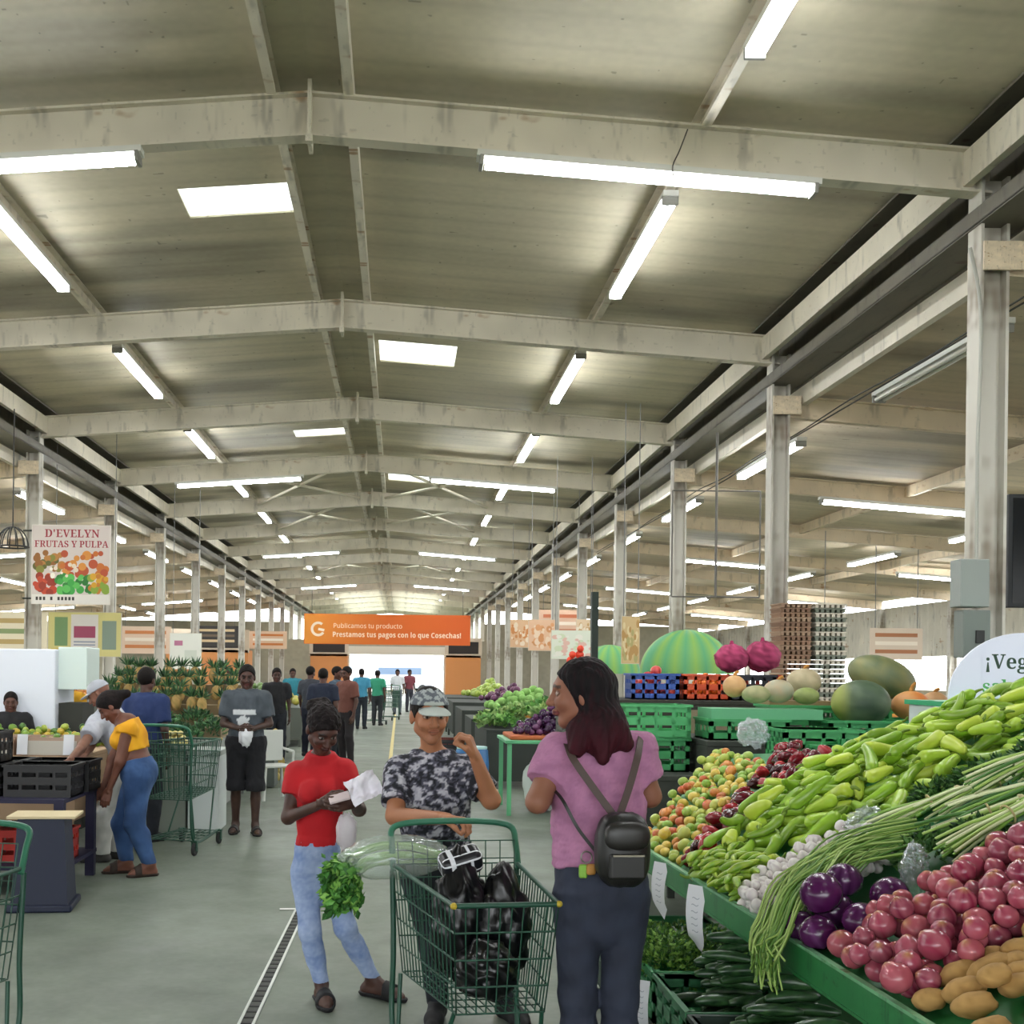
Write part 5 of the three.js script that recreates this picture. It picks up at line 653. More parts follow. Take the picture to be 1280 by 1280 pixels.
// a column of ellipses: levels [centre, half width, half depth], right axis at the bottom and the top
function column(levels, R0, R1, grow = 0) {
  const n = levels.length - 1, seg = levels.slice(0, n).map(([a], i) => { const b = levels[i + 1][0], d = b.clone().sub(a); return [a, d, d.lengthSq()]; });
  return (x, y, z) => { let best = 1e9; for (let i = 0; i < n; i++) { const [a, d, L] = seg[i], px = x - a.x, py = y - a.y, pz = z - a.z, t = clamp((px * d.x + py * d.y + pz * d.z) / L), u = (i + t) / n, w = lerp(levels[i][1], levels[i + 1][1], t) + grow, q = lerp(levels[i][2], levels[i + 1][2], t) + grow, rx = lerp(R0.x, R1.x, u), ry = lerp(R0.y, R1.y, u), rz = lerp(R0.z, R1.z, u), l = Math.hypot(rx, ry, rz), ex = px - d.x * t, ey = py - d.y * t, ez = pz - d.z * t, s = (ex * rx + ey * ry + ez * rz) / l, r2 = Math.max(0, ex * ex + ey * ey + ez * ez - s * s), v = (Math.sqrt((s / w) ** 2 + r2 / (q * q)) - 1) * Math.min(w, q); if (v < best) best = v; } return best; };
}
const union = (list, k) => (x, y, z) => { let d = list[0](x, y, z); for (let i = 1; i < list.length; i++) d = smin(d, list[i](x, y, z), k); return d; };
const cut = (f, p, n) => (x, y, z) => Math.max(f(x, y, z), (x - p.x) * n.x + (y - p.y) * n.y + (z - p.z) * n.z);   // keeps the side away from n
const colours = (g, fn) => paint(g, fn);
function bounds(pts, pad) { const lo = [1e9, 1e9, 1e9], hi = [-1e9, -1e9, -1e9]; for (const p of pts) p.toArray().forEach((v, k) => { lo[k] = Math.min(lo[k], v - pad); hi[k] = Math.max(hi[k], v + pad); }); return [lo, hi]; }
function strip(g) { for (const k of Object.keys(g.attributes)) if (!['position', 'normal', 'color'].includes(k)) g.deleteAttribute(k); return g.index ? g.toNonIndexed() : g; }
// head frame: returns a function from world to head coordinates and back
function headFrame(c, fwd, roll = 0, s = 1) { const f = fwd.clone().normalize(), r = V(0, 1, 0).cross(f).normalize(), u = f.clone().cross(r); if (roll) { r.applyAxisAngle(f, roll); u.applyAxisAngle(f, roll); } return { c, f, r, u, s, to: (x, y, z) => { const a = x - c.x, b = y - c.y, d = z - c.z; return [(a * r.x + b * r.y + d * r.z) / s, (a * u.x + b * u.y + d * u.z) / s, (a * f.x + b * f.y + d * f.z) / s]; }, from: (x, y, z) => c.clone().addScaledVector(r, x * s).addScaledVector(u, y * s).addScaledVector(f, z * s) }; }
const HEAD = (() => {
  const add = [el3(0, .035, -.014, .073, .086, .094), el3(0, -.015, .022, .061, .08, .066), rc(V(.042, -.055, .0), V(.008, -.094, .052), .026, .021), rc(V(-.042, -.055, .0), V(-.008, -.094, .052), .026, .021), el3(0, .03, .074, .048, .013, .014), el3(.036, -.028, .062, .022, .018, .018), el3(-.036, -.028, .062, .022, .018, .018)];
  const fine = [rc(V(0, .014, .083), V(0, -.026, .105), .0085, .0125), el3(.012, -.03, .094, .0085, .0075, .01), el3(-.012, -.03, .094, .0085, .0075, .01), el3(0, -.0535, .086, .024, .0065, .010), el3(0, -.064, .085, .02, .007, .0105), el3(.076, -.006, -.012, .011, .032, .019), el3(-.076, -.006, -.012, .011, .032, .019)];
  const eyes = [el3(.031, .006, .068, .0145, .0125, .0145), el3(-.031, .006, .068, .0145, .0125, .0145)], sock = [el3(.031, .006, .09, .02, .013, .02), el3(-.031, .006, .09, .02, .013, .02)];
  return (x, y, z) => { let d = add[0](x, y, z); for (let i = 1; i < add.length; i++) d = smin(d, add[i](x, y, z), .022); for (const s of sock) d = smax(d, -s(x, y, z), .012); for (const f of fine) d = smin(d, f(x, y, z), .009); for (const e of eyes) d = Math.min(d, e(x, y, z)); return d; };
})();
function faceColour(skin, o = {}) { const lip = o.lip || mixC(skin, C('#7a2f30'), .4), brow = C(o.brow || '#1a120e'), white = o.far ? mixC(skin, C('#140c08'), .6) : mixC(C('#b9b0a6'), skin, .4), iris = C('#140c08'), beard = o.beard; return (x, y, z) => {
  const ax = Math.abs(x) - .031, ey = y - .006; if (z > .062 && Math.hypot(ax / .0135, ey / .0068) < 1) return Math.hypot(ax, ey) < .0068 ? iris : white;
  if (z > .062 && Math.hypot(ax / .0165, (ey - .001) / .0095) < 1) return mixC(skin, iris, .55);
  if (z > .04 && Math.abs(y - .030 - .004 * Math.cos(ax * 90)) < .0052 && Math.abs(ax) < .021) return mixC(skin, brow, .8);
  if (z > .07 && Math.hypot(x / .0245, (y + .0585) / .0115) < 1) return Math.abs(y + .0585) < .0014 ? mixC(lip, iris, .5) : lip;
  let c = skin; if (beard && y < -.035 && z > .02) c = mixC(c, brow, beard * (.7 + .6 * n3(x * 160, y * 160, z * 160)) * sstep(-.03, -.05, y)); const n = n3(x * 25, y * 25, z * 25); return mixC(c, C('#c0604a'), .05 + .06 * n); }; }
// a hand: wrist w, direction towards the fingers, palm normal, thumb side, bend per joint
function handF(w, dir, nrm, thumb, bend, s = 1) {
  const d = dir.clone().normalize(), a = thumb.clone().addScaledVector(d, -thumb.dot(d)).normalize(), n = nrm.clone().addScaledVector(d, -nrm.dot(d)); n.addScaledVector(a, -n.dot(a)).normalize();
  const P = (x, y, z) => w.clone().addScaledVector(d, x * s).addScaledVector(a, y * s).addScaledVector(n, z * s), f = [], pts = [w];
  [[.03, .082, .074], [.010, .088, .083], [-.011, .084, .076], [-.03, .074, .058]].forEach(([y, kx, L], i) => {
    let p = P(kx, y, 0), ang = 0; f.push(rc(P(.0, y * .55, 0), p, .0165 * s, .0125 * s)); const b = Array.isArray(bend) ? bend[i + 1] : bend;
    [.46, .31, .23].forEach((k, j) => { ang += b * (j ? 1 : .8); const q = p.clone().addScaledVector(d, Math.cos(ang) * L * k * s).addScaledVector(n, Math.sin(ang) * L * k * s).addScaledVector(a, y * .06 * s * (b < .4 ? 1 : 0)); f.push(rc(p, q, (.0098 - j * .0008) * s, (.0092 - j * .001) * s)); p = q; pts.push(q); });
  });
  const tb = Array.isArray(bend) ? bend[0] : bend * .6, t0 = P(.02, .026, .006), t1 = P(.052, .046, .016), t2 = t1.clone().addScaledVector(d, .03 * s * Math.cos(tb)).addScaledVector(n, .03 * s * Math.sin(tb) + .004 * s).addScaledVector(a, -.006 * s * tb), t3 = t2.clone().addScaledVector(d, .022 * s * Math.cos(tb * 1.6)).addScaledVector(n, .022 * s * Math.sin(tb * 1.6)).addScaledVector(a, -.012 * s * tb);
  f.push(rc(t0, t1, .0155 * s, .012 * s), rc(t1, t2, .012 * s, .0105 * s), rc(t2, t3, .0105 * s, .0085 * s)); pts.push(t3, t1, P(.09, .04, 0), P(.09, -.04, 0));
  return { f, pts };
}
const skinMat = vmat(.55), clothMat = vmat(.85), hairMat = new THREE.MeshPhysicalMaterial({ vertexColors: true, roughness: .7, specularIntensity: .35 }), shoeMat = vmat(.7);
// sp: joints in world space, clothes as a list of { name, f, lo, hi, cell, col }
function person(sp) {
  const J = sp.j, q = sp.q || 1, skin = C(sp.skin), k = sp.build || {}, base = V(sp.base.x, 0, sp.base.z), root = thing('person', sp.label, 'person', base, 0, sp.group);
  const R0 = sp.right0, R1 = sp.right1 || R0, torso = column(sp.torso, R0, R1);
  const au = k.ua || .046, fo = k.fa || .039, th = k.th || .082, kn = k.kn || .055, an = k.an || .037, limbs = [];
  const L = {}; for (const s of ['L', 'R']) {
    L['u' + s] = rc(J['sh' + s], J['el' + s], au * 1.08, au * .86); L['f' + s] = rc(J['el' + s], J['wr' + s], fo, fo * .68);
    L['t' + s] = rc(J['hi' + s], J['kn' + s], th, kn); L['c' + s] = rc(J['kn' + s], J['an' + s], kn, an);
    const mid = J['kn' + s].clone().lerp(J['an' + s], .3).addScaledVector(sp.fwd, -.018); L['m' + s] = rc(mid, mid.clone().lerp(J['an' + s], .3), kn * .92, kn * .75);
    const toe = J['to' + s], ank = J['an' + s], heel = ank.clone().lerp(toe, -.22); heel.y = .032; const ball = ank.clone().lerp(toe, .72); ball.y = .03; const tp = toe.clone(); tp.y = .022; L['h' + s] = union([rc(ank, heel, an, .03), rc(heel, ball, .03, .034), rc(ank, ball, an * .95, .03), rc(ball, tp, .036, .022)], .02);
    limbs.push(L['u' + s], L['f' + s], L['t' + s], L['c' + s], L['m' + s], L['h' + s]);
  }
  const neck = rc(J.nk.clone().add(V(0, -.04, 0)), J.hd.clone().add(V(0, -.02, 0)).addScaledVector(sp.fwd, -.012), k.neck || .052, (k.neck || .052) * .96), extra = sp.extra || [];
  const body = union([torso, neck, ...limbs, ...extra], .022), all = Object.entries(J).map(([, v]) => v).concat(sp.torso.map((l) => l[0])), [lo, hi] = bounds(all, .2); lo[1] = -.02;
  const sc = (x, y, z) => { const n = n3(x * 14, y * 14, z * 14); return mixC(skin, n > 0 ? C('#6a3a28') : C('#d8a080'), Math.abs(n) * .08); };
  const gs = [colours(nets(body, lo, hi, (sp.cell || .012)), sc)];
  // head
  const hf = headFrame(J.hd, sp.look, sp.roll || 0, sp.hs || 1), S = sp.hs || 1, hd = (x, y, z) => { const [a, b, c] = hf.to(x, y, z); return smin(HEAD(a, b, c) * S, neck(x, y, z), .02); }, fc = faceColour(skin, { ...(sp.face || {}), far: (sp.headCell || 0) > .006 });
  const hb = .155 * S; gs.push(colours(nets((x, y, z) => Math.max(hd(x, y, z), J.hd.y - .15 * S - y), [J.hd.x - hb, J.hd.y - hb, J.hd.z - hb], [J.hd.x + hb, J.hd.y + hb, J.hd.z + hb], sp.headCell || .0045), (x, y, z) => fc(...hf.to(x, y, z))));
  for (const h of sp.hands || []) { const H_ = handF(...h), w = h[0], arm = rc(w.clone().addScaledVector(h[1].clone().normalize(), -.05), w.clone().addScaledVector(h[1].clone().normalize(), .012), fo * .7, fo * .62), f = union([arm, ...H_.f], .008), [a, b] = bounds(H_.pts, .035); gs.push(colours(nets(f, a, b, sp.handCell || .0036), sc)); }
  obj('body', mergeGeometries(gs.map(strip)).translate(-base.x, 0, -base.z), skinMat, root);
  for (const c of sp.clothes(L, torso, hf, body)) { const g = nets(c.f, c.lo || lo, c.hi || hi, c.cell || sp.clothCell || .011); colours(g, c.col); const o = obj(c.name, g.translate(-base.x, 0, -base.z), c.m || clothMat, root); if (c.label) o.userData.label = c.label; }
  return root;
}
const wr = (f, amp, s = 16, sy = 1) => (x, y, z) => f(x, y, z) + amp * (n3(x * s, y * s * sy, z * s) + .5 * n3(x * s * 2.3, y * s * sy * 2.3 + 5, z * s * 2.3));
const grow = (f, t) => (x, y, z) => f(x, y, z) - t;
// shirt: torso and sleeves; trousers: hips and legs
function shirtF(L, torso, J, o) {
  const dir = (a, b) => b.clone().sub(a).normalize(), sl = ['L', 'R'].map((s) => { const d = dir(J['sh' + s], J['el' + s]), p = J['sh' + s].clone().lerp(J['el' + s], o.sleeve ?? .6); let f = grow(L['u' + s], o.ease + .012); if ((o.sleeve ?? .6) > 1) { const d2 = dir(J['el' + s], J['wr' + s]), p2 = J['el' + s].clone().lerp(J['wr' + s], (o.sleeve - 1)); f = union([f, cut(grow(L['f' + s], o.ease + .008), p2, d2)], .02); return f; } return cut(f, p, d); });
  let f = union([grow(torso, o.ease), ...(o.extra || []).map((e) => grow(e, o.ease)), ...sl], .03); if (o.hem) f = cut(f, o.hem, o.hemN || V(0, -1, 0)); if (o.collar) f = cut(f, o.collar, o.collarN || V(0, 1, 0)); return wr(f, o.fold ?? .006, o.fs || 15, .6);
}
function trouserF(L, torso, J, o) {
  const leg = ['L', 'R'].map((s) => union([grow(L['t' + s], o.ease), grow(L['c' + s], o.ease * (o.flare || 1)), grow(L['m' + s], o.ease)], .03)); let f = union([cut(grow(torso, o.ease), o.waist, o.waistN || V(0, 1, 0)), ...leg], o.k || .03); f = cut(f, o.waist, o.waistN || V(0, 1, 0)); if (o.ankle !== undefined) f = cut(f, V(0, o.ankle, 0), V(0, -1, 0)); return wr(f, o.fold ?? .005, o.fs || 18, .7);
}
const hairCap = (hf, grow_, hx, line) => (x, y, z) => { const [a, b, c] = hf.to(x, y, z), e = el3(0, .036, -.016, .073 + grow_, .086 + grow_, .094 + grow_)(a, b, c) * hf.s + .0025 * n3(a * 60, b * 60, c * 60); return Math.max(e, -((b - line) * .75 - (c - .035) * .85)); };
const footwear = (L, J, s, o = {}) => { const a = J['an' + s]; return { name: o.name || 'shoe', f: cut(grow(L['h' + s], o.ease || .008), V(0, o.top || .1, 0), V(0, 1, 0)), lo: [a.x - .3, -.01, a.z - .3], hi: [a.x + .3, .2, a.z + .3], cell: o.cell || .009, col: () => C(o.hex || '#17171a'), m: shoeMat }; };
const sandal = (L, J, s, hex, cell = .007) => { const a = J['an' + s], t = J['to' + s]; return { name: 'sandal', f: (x, y, z) => { const d = L['h' + s](x, y, z), u = ((x - a.x) * (t.x - a.x) + (z - a.z) * (t.z - a.z)) / ((t.x - a.x) ** 2 + (t.z - a.z) ** 2); return Math.min(Math.max(d - .011, y - .022), Math.max(d - .01, Math.abs(u - .62) * .2 - .035)); }, lo: [a.x - .3, -.012, a.z - .3], hi: [a.x + .3, .15, a.z + .3], cell, col: () => C(hex), m: shoeMat }; };
const solid = (hex, hex2, k = 12) => (x, y, z) => mixC(C(hex), C(hex2 || hex), .5 + n3(x * k, y * k, z * k));
const gy = (v, y) => { v.y = y; return v; };

// man in a cap, leaning on the trolley
{
  const J = { nk: at(541, 940, 5.6), hd: at(537, 895, 5.52), shR: at(499, 966, 5.58), elR: at(494, 1020, 5.42), wrR: at(556, 1023, 5.15), shL: at(585, 963, 5.56), elL: at(614, 1000, 5.44), wrL: at(594, 946, 5.38), hiR: at(524, 1092, 5.62), knR: at(543, 1182, 5.54), anR: gy(at(547, 1262, 5.6), .09), hiL: at(566, 1092, 5.62), knL: at(606, 1172, 5.52), anL: gy(at(634, 1258, 5.62), .09) };
  J.toR = gy(J.anR.clone().add(V(-.03, 0, .17)), .03); J.toL = gy(J.anL.clone().add(V(.07, 0, .16)), .03);
  const tl = [[at(546, 1112, 5.62), .12, .09], [at(545, 1088, 5.62), .155, .115], [at(544, 1045, 5.6), .145, .105], [at(542, 1000, 5.58), .16, .115], [at(541, 965, 5.59), .165, .095], [at(541, 948, 5.6), .1, .065]], R = V(1, .02, .1);
  const ag = .0016;
  person({ label: 'man in a grey cap and black and white patterned shirt leaning on a trolley', base: V(J.anR.x, 0, J.anR.z), j: J, torso: tl, right0: R, fwd: V(.15, 0, 1).normalize(), look: V(.22, -.1, 1), hs: 1.1, skin: '#a8704f', face: { beard: .22, brow: '#1a1210' }, build: { ua: .05, fa: .043 },
    hands: [[J.wrR, V(.75, .0, .5), V(.1, -1, -.1), V(-.4, .1, .7), .8, 1.08], [J.wrL, V(-.35, 1, .1), V(-.75, -.2, .4), V(-.3, .3, .8), 1.15, 1.1]],
    clothes: (L, T, hf) => [
      { name: 'shirt', f: shirtF(L, T, J, { ease: .014, sleeve: .72, hem: at(545, 1066, 5.6), collar: at(541, 936, 5.6), fold: .006 }), cell: .0085, col: (x, y, z) => { const a = fbm(x * 26, y * 34, z * 26), b = n3(x * 60 + 3, y * 70, z * 60); return a + b * .25 > .1 ? mixC(C('#c9c8cf'), C('#9a99a6'), .5 + b) : a + b * .3 > -.1 ? C('#4a4a58') : C('#191a22'); } },
      { name: 'jeans', f: trouserF(L, T, J, { ease: .013, waist: at(545, 1052, 5.6), ankle: .06, flare: 1.3 }), col: solid('#14171c', '#22262e', 20) },
      { name: 'cap', f: (() => { const b = el3(0, .048, .085, .07, .01, .09); return (x, y, z) => { const [a, c, d] = hf.to(x, y, z), dome = Math.max(el3(0, .03, -.012, .086, .098, .104)(a, c, d), -(c - .05) + d * .06), yy = c - .055 + d * .18 + a * a * 3; return smin(dome, Math.max(b(a, yy + .048, d), -d + .02), .008) * hf.s; }; })(), cell: .005, lo: [J.hd.x - .2, J.hd.y - .02, J.hd.z - .2], hi: [J.hd.x + .2, J.hd.y + .2, J.hd.z + .28], col: (x, y, z) => { const [a, c, d] = hf.to(x, y, z); return d > .07 && c < .07 ? C('#a9b0aa') : fbm(x * 40, y * 40, z * 40) > .02 ? C('#9ea4a4') : C('#5b6068'); } },
      { name: 'hair', f: hairCap(hf, .008, 0, .02), cell: .006, lo: [J.hd.x - .15, J.hd.y - .12, J.hd.z - .15], hi: [J.hd.x + .15, J.hd.y + .16, J.hd.z + .16], col: () => C('#1a1512'), m: hairMat },
      footwear(L, J, 'L', { hex: '#1a1a1c' }), footwear(L, J, 'R', { hex: '#1a1a1c' })] });
}
// woman in red looking down at a slip of paper
{
  const J = { nk: at(401, 942, 5.86), hd: at(404, 912, 5.77), shR: at(371, 966, 5.86), elR: at(360, 1022, 5.8), wrR: at(404, 1004, 5.58), shL: at(431, 963, 5.86), elL: at(449, 1012, 5.78), wrL: at(441, 1003, 5.56), hiR: at(382, 1090, 5.88), knR: at(387, 1165, 5.8), anR: gy(at(402, 1236, 5.87), .09), hiL: at(411, 1090, 5.88), knL: at(432, 1160, 5.84), anL: gy(at(466, 1228, 5.98), .09) };
  J.toR = gy(J.anR.clone().add(V(.04, 0, .17)), .03); J.toL = gy(J.anL.clone().add(V(.15, 0, .1)), .03);
  const tl = [[at(397, 1108, 5.88), .1, .085], [at(396, 1085, 5.88), .118, .1], [at(398, 1042, 5.87), .098, .078], [at(400, 995, 5.85), .118, .095], [at(401, 967, 5.86), .12, .075], [at(401, 950, 5.86), .075, .055]], R = V(1, .02, -.25), bust = [rc(at(388, 988, 5.76), at(387, 992, 5.75), .045, .045), rc(at(412, 988, 5.79), at(413, 992, 5.78), .045, .045)];
  person({ label: 'woman in a red top and light blue jeans looking down at paper', base: V(J.anR.x, 0, J.anR.z), j: J, torso: tl, right0: R, fwd: V(.25, 0, 1).normalize(), look: V(.45, -.8, 1), hs: .98, skin: '#3f251c', face: { lip: C('#432220') }, build: { ua: .038, fa: .033, th: .066, kn: .045, an: .031, neck: .043 }, extra: bust,
    hands: [[J.wrR, V(1, .12, .25), V(.1, .3, -1), V(0, 1, .2), .45, .95], [J.wrL, V(-.8, -.05, .5), V(-.2, .4, -1), V(-.1, 1, .3), .5, .95]],
    clothes: (L, T, hf) => [
      { name: 'top', f: shirtF(L, T, J, { ease: .009, sleeve: .5, hem: at(398, 1056, 5.87), collar: at(401, 940, 5.85), collarN: V(.05, 1, .25), fold: .004, extra: [...bust, rc(at(401, 955, 5.86), at(402, 940, 5.84), .05, .046)] }), cell: .0085, col: solid('#a80d18', '#c0141e', 8) },
      { name: 'jeans', f: trouserF(L, T, J, { ease: .008, waist: at(397, 1048, 5.87), ankle: .1, fold: .004 }), cell: .0095, col: (x, y, z) => mixC(C('#6f86b4'), C('#a9b8d4'), .45 + .8 * fbm(x * 9, y * 12, z * 9) + .3 * n3(x * 60, y * 60, z * 60)) },
      { name: 'hair', f: (() => { const c = hairCap(hf, .012, 0, .012), bun = hf.from(-.03, .06, -.115), b2 = hf.from(.02, .07, -.115), s = union([c, rc(bun, b2, .04, .038)], .02); return wr(s, .006, 45); })(), cell: .0055, lo: [J.hd.x - .18, J.hd.y - .14, J.hd.z - .2], hi: [J.hd.x + .18, J.hd.y + .2, J.hd.z + .2], col: solid('#120d0d', '#221a1a', 30), m: hairMat },
      sandal(L, J, 'R', '#131214'), sandal(L, J, 'L', '#131214')] });
  // what she holds
  const pm = mat('#ece8f0', .6, { side: THREE.DoubleSide }), pg = new THREE.PlaneGeometry(.16, .13, 16, 14), pp = pg.attributes.position; for (let i = 0; i < pp.count; i++) pp.setZ(i, .05 * n3(pp.getX(i) * 16, pp.getY(i) * 16, 2) + .05 * Math.abs(n3(pp.getX(i) * 34, pp.getY(i) * 34, 7))); pg.computeVertexNormals(); const pb = obj('crumpled_paper', pg, pm); pb.position.copy(at(455, 985, 5.5)); pb.rotation.set(-.4, .1, .5); tag(pb, 'crumpled white paper held up by the woman in red', 'paper');
  const ph = obj('paper_slip', [rbox(.1, .012, .07, .004, 0, 0, 0, 1)], mat('#c9b8b8', .6)); ph.position.copy(at(424, 997, 5.5)); ph.rotation.set(.4, .2, .2); tag(ph, 'small folded slip between the fingers of the woman in red', 'paper');
  const hb = obj('thin_bag', lump(.05, .12, .03, (a, b, c) => 1 + .25 * n3(a * 3, b * 3, c * 3) - (b > 0 ? b * .5 : 0), 22, 18), new THREE.MeshPhysicalMaterial({ color: '#efe9ee', roughness: .3, transmission: .55, thickness: 0, side: THREE.DoubleSide })); hb.position.copy(at(433, 1034, 5.52)); tag(hb, 'thin clear bag hanging from the hand of the woman in red', 'plastic bag');
}
// woman in pink seen from behind
{
  const D = 4.33, J = { nk: at(741, 915, D), hd: at(724, 868, D - .02), shL: at(697, 944, D), elL: at(672, 1002, D - .08), wrL: at(700, 985, D + .2), shR: at(794, 938, D + .02), elR: at(812, 995, D + .05), wrR: at(800, 985, D + .3), hiL: at(722, 1122, D), knL: at(722, 1248, D), anL: gy(at(727, 1390, D + .02), .09), hiR: at(781, 1122, D), knR: at(774, 1248, D), anR: gy(at(776, 1390, D + .02), .09) };
  J.toL = gy(J.anL.clone().add(V(-.05, 0, -.17)), .03); J.toR = gy(J.anR.clone().add(V(.05, 0, -.17)), .03);
  const tl = [[at(752, 1150, D), .13, .1], [at(752, 1112, D), .164, .125], [at(748, 1045, D), .148, .11], [at(746, 985, D), .15, .115], [at(745, 945, D), .155, .095], [at(743, 924, D), .095, .06]], R = V(1, 0, .05);
  person({ label: 'woman in a pink t-shirt with long dark hair seen from behind', base: V(J.anL.x, 0, J.anL.z), j: J, torso: tl, right0: R, fwd: V(0, 0, -1), look: V(-1, -.05, -.15), hs: 1.06, skin: '#8a5a44', face: { lip: C('#7a3a3a') }, build: { ua: .05, fa: .04, th: .086, kn: .058, an: .042 },
    hands: [[J.wrL, V(.2, .1, -1), V(.8, -.5, 0), V(.2, 1, 0), .5], [J.wrR, V(-.2, .1, -1), V(-.8, -.5, 0), V(-.2, 1, 0), .5]],
    clothes: (L, T, hf) => [
      { name: 't_shirt', f: wr(shirtF(L, T, J, { ease: .018, sleeve: .62, hem: at(748, 1076, D), hemN: V(.12, -1, 0).normalize(), collar: at(742, 915, D), fold: .010, fs: 11 }), .006, 9, 3.2), cell: .009, col: (x, y, z) => mixC(C('#b67c9e'), C('#a06a8c'), .5 + .8 * n3(x * 20, y * 20, z * 20) + .5 * n3(x * 120, y * 120, z * 120)) },
      { name: 'trousers', f: trouserF(L, T, J, { ease: .01, waist: at(750, 1062, D), ankle: .08, fold: .006, k: .012 }), col: solid('#2f3546', '#262b3a', 14) },
      { name: 'hair', f: (() => { const cap = (x, y, z) => { const [a, b, c] = hf.to(x, y, z); return Math.max(el3(0, .034, -.022, .096, .098, .106)(a, b, c) * hf.s, -((b - .015) * .55 - (c - .035) * .85)); }, p = (x, y, d) => at(x, y, d), s = union([cap, rc(p(742, 870, D - .02), p(752, 905, D - .06), .088, .085), rc(p(750, 905, D - .08), p(758, 925, D - .1), .075, .05), rc(p(725, 915, D - .1), p(722, 935, D - .12), .05, .034), rc(p(772, 915, D - .1), p(782, 930, D - .1), .045, .03), rc(p(745, 915, D - .11), p(754, 948, D - .135), .05, .024)], .035); return (x, y, z) => s(x, y, z) + .006 * n3(x * 50 + n3(x * 8, y * 8, z * 8) * 3, y * 7, z * 50) + .002 * n3(x * 170, y * 14, z * 170); })(), cell: .0055, lo: [J.hd.x - .18, J.hd.y - .42, J.hd.z - .2], hi: [J.hd.x + .33, J.hd.y + .2, J.hd.z + .26], col: (x, y, z) => mixC(C('#141012'), C('#3d121c'), sstep(J.hd.y + .02, J.hd.y - .22, y) + .4 * n3(x * 70, y * 9, z * 70)), m: hairMat },
      footwear(L, J, 'L', { hex: '#222' }), footwear(L, J, 'R', { hex: '#222' })] });
  // her bag, worn on the back with crossing straps
  const dk = mat('#1b1a17', .45), sm = mat('#4a3a34', .6), b = at(778, 1062, D - .27), t = thing('small_backpack', 'small black bag on crossed brown straps worn by the woman in pink', 'bag', b, .1), loc = (px, py, d) => at(px, py, d).sub(b).applyAxisAngle(V(0, 1, 0), -.1);
  obj('bag_body', paint(lump(.095, .13, .065, (x, y, z) => 1 / Math.pow(Math.abs(x) ** 3 + Math.abs(y) ** 3 + Math.abs(z) ** 3, 1 / 3) * (1 + .05 * n3(x * 4, y * 4, z * 4)), 26, 20), () => C('#1b1a18')), vmat(.42), t); obj('flap', paint(lump(.08, .05, .03, (x, y, z) => 1 / Math.pow(Math.abs(x) ** 3 + Math.abs(y) ** 3 + Math.abs(z) ** 3, 1 / 3), 18, 12).translate(0, .055, .055), () => C('#24221f')), vmat(.4), t); obj('front_pocket', [rbox(.13, .09, .03, .012, 0, -.05, .06)], dk, t); obj('zip', [box(.11, .006, .006, 0, -.01, .078)], mat('#8a8474', .3, { metalness: .8 }), t);
  const ribbon = (pts, w) => { const c = new THREE.CatmullRomCurve3(pts), n = 24, pos = [], ix = []; for (let i = 0; i <= n; i++) { const p = c.getPointAt(i / n), tg = c.getTangentAt(i / n), sd = V(0, 0, 1).cross(tg).normalize(); for (const [s, o] of [[-1, 0], [1, 0], [1, .004], [-1, .004]]) pos.push(p.x + sd.x * s * w, p.y + sd.y * s * w, p.z + o); } for (let i = 0; i < n; i++) for (let k = 0; k < 4; k++) { const a = i * 4 + k, b2 = i * 4 + (k + 1) % 4; ix.push(a, b2, a + 4, b2, b2 + 4, a + 4); } const g = new THREE.BufferGeometry(); g.setAttribute('position', new THREE.Float32BufferAttribute(pos, 3)); g.setIndex(ix); const h = g.toNonIndexed(); h.computeVertexNormals(); return h; };
  obj('strap', ribbon([loc(707, 926, D - .05), loc(716, 948, D - .15), loc(738, 980, D - .175), loc(766, 1018, D - .2)], .013), sm, t); obj('strap', ribbon([loc(801, 922, D - .04), loc(797, 945, D - .14), loc(786, 985, D - .175), loc(774, 1020, D - .2)], .013), sm, t); obj('strap', ribbon([loc(690, 985, D - .04), loc(703, 1000, D - .14), loc(722, 1035, D - .165), loc(745, 1065, D - .2)], .006), dk, t);
  const ch = obj('charm_ring', [new THREE.TorusGeometry(.02, .003, 6, 16).translate(0, .03, 0)], mat('#8a8a80', .3, { metalness: .9 }), t); ch.position.copy(loc(733, 1082, D - .2)); obj('charm', [rbox(.03, .05, .02, .008, -.012, -.02, 0)], mat('#7fae3a', .5), ch); obj('charm', [rbox(.034, .04, .02, .01, .014, -.012, .01)], mat('#b5803a', .5), ch);
}
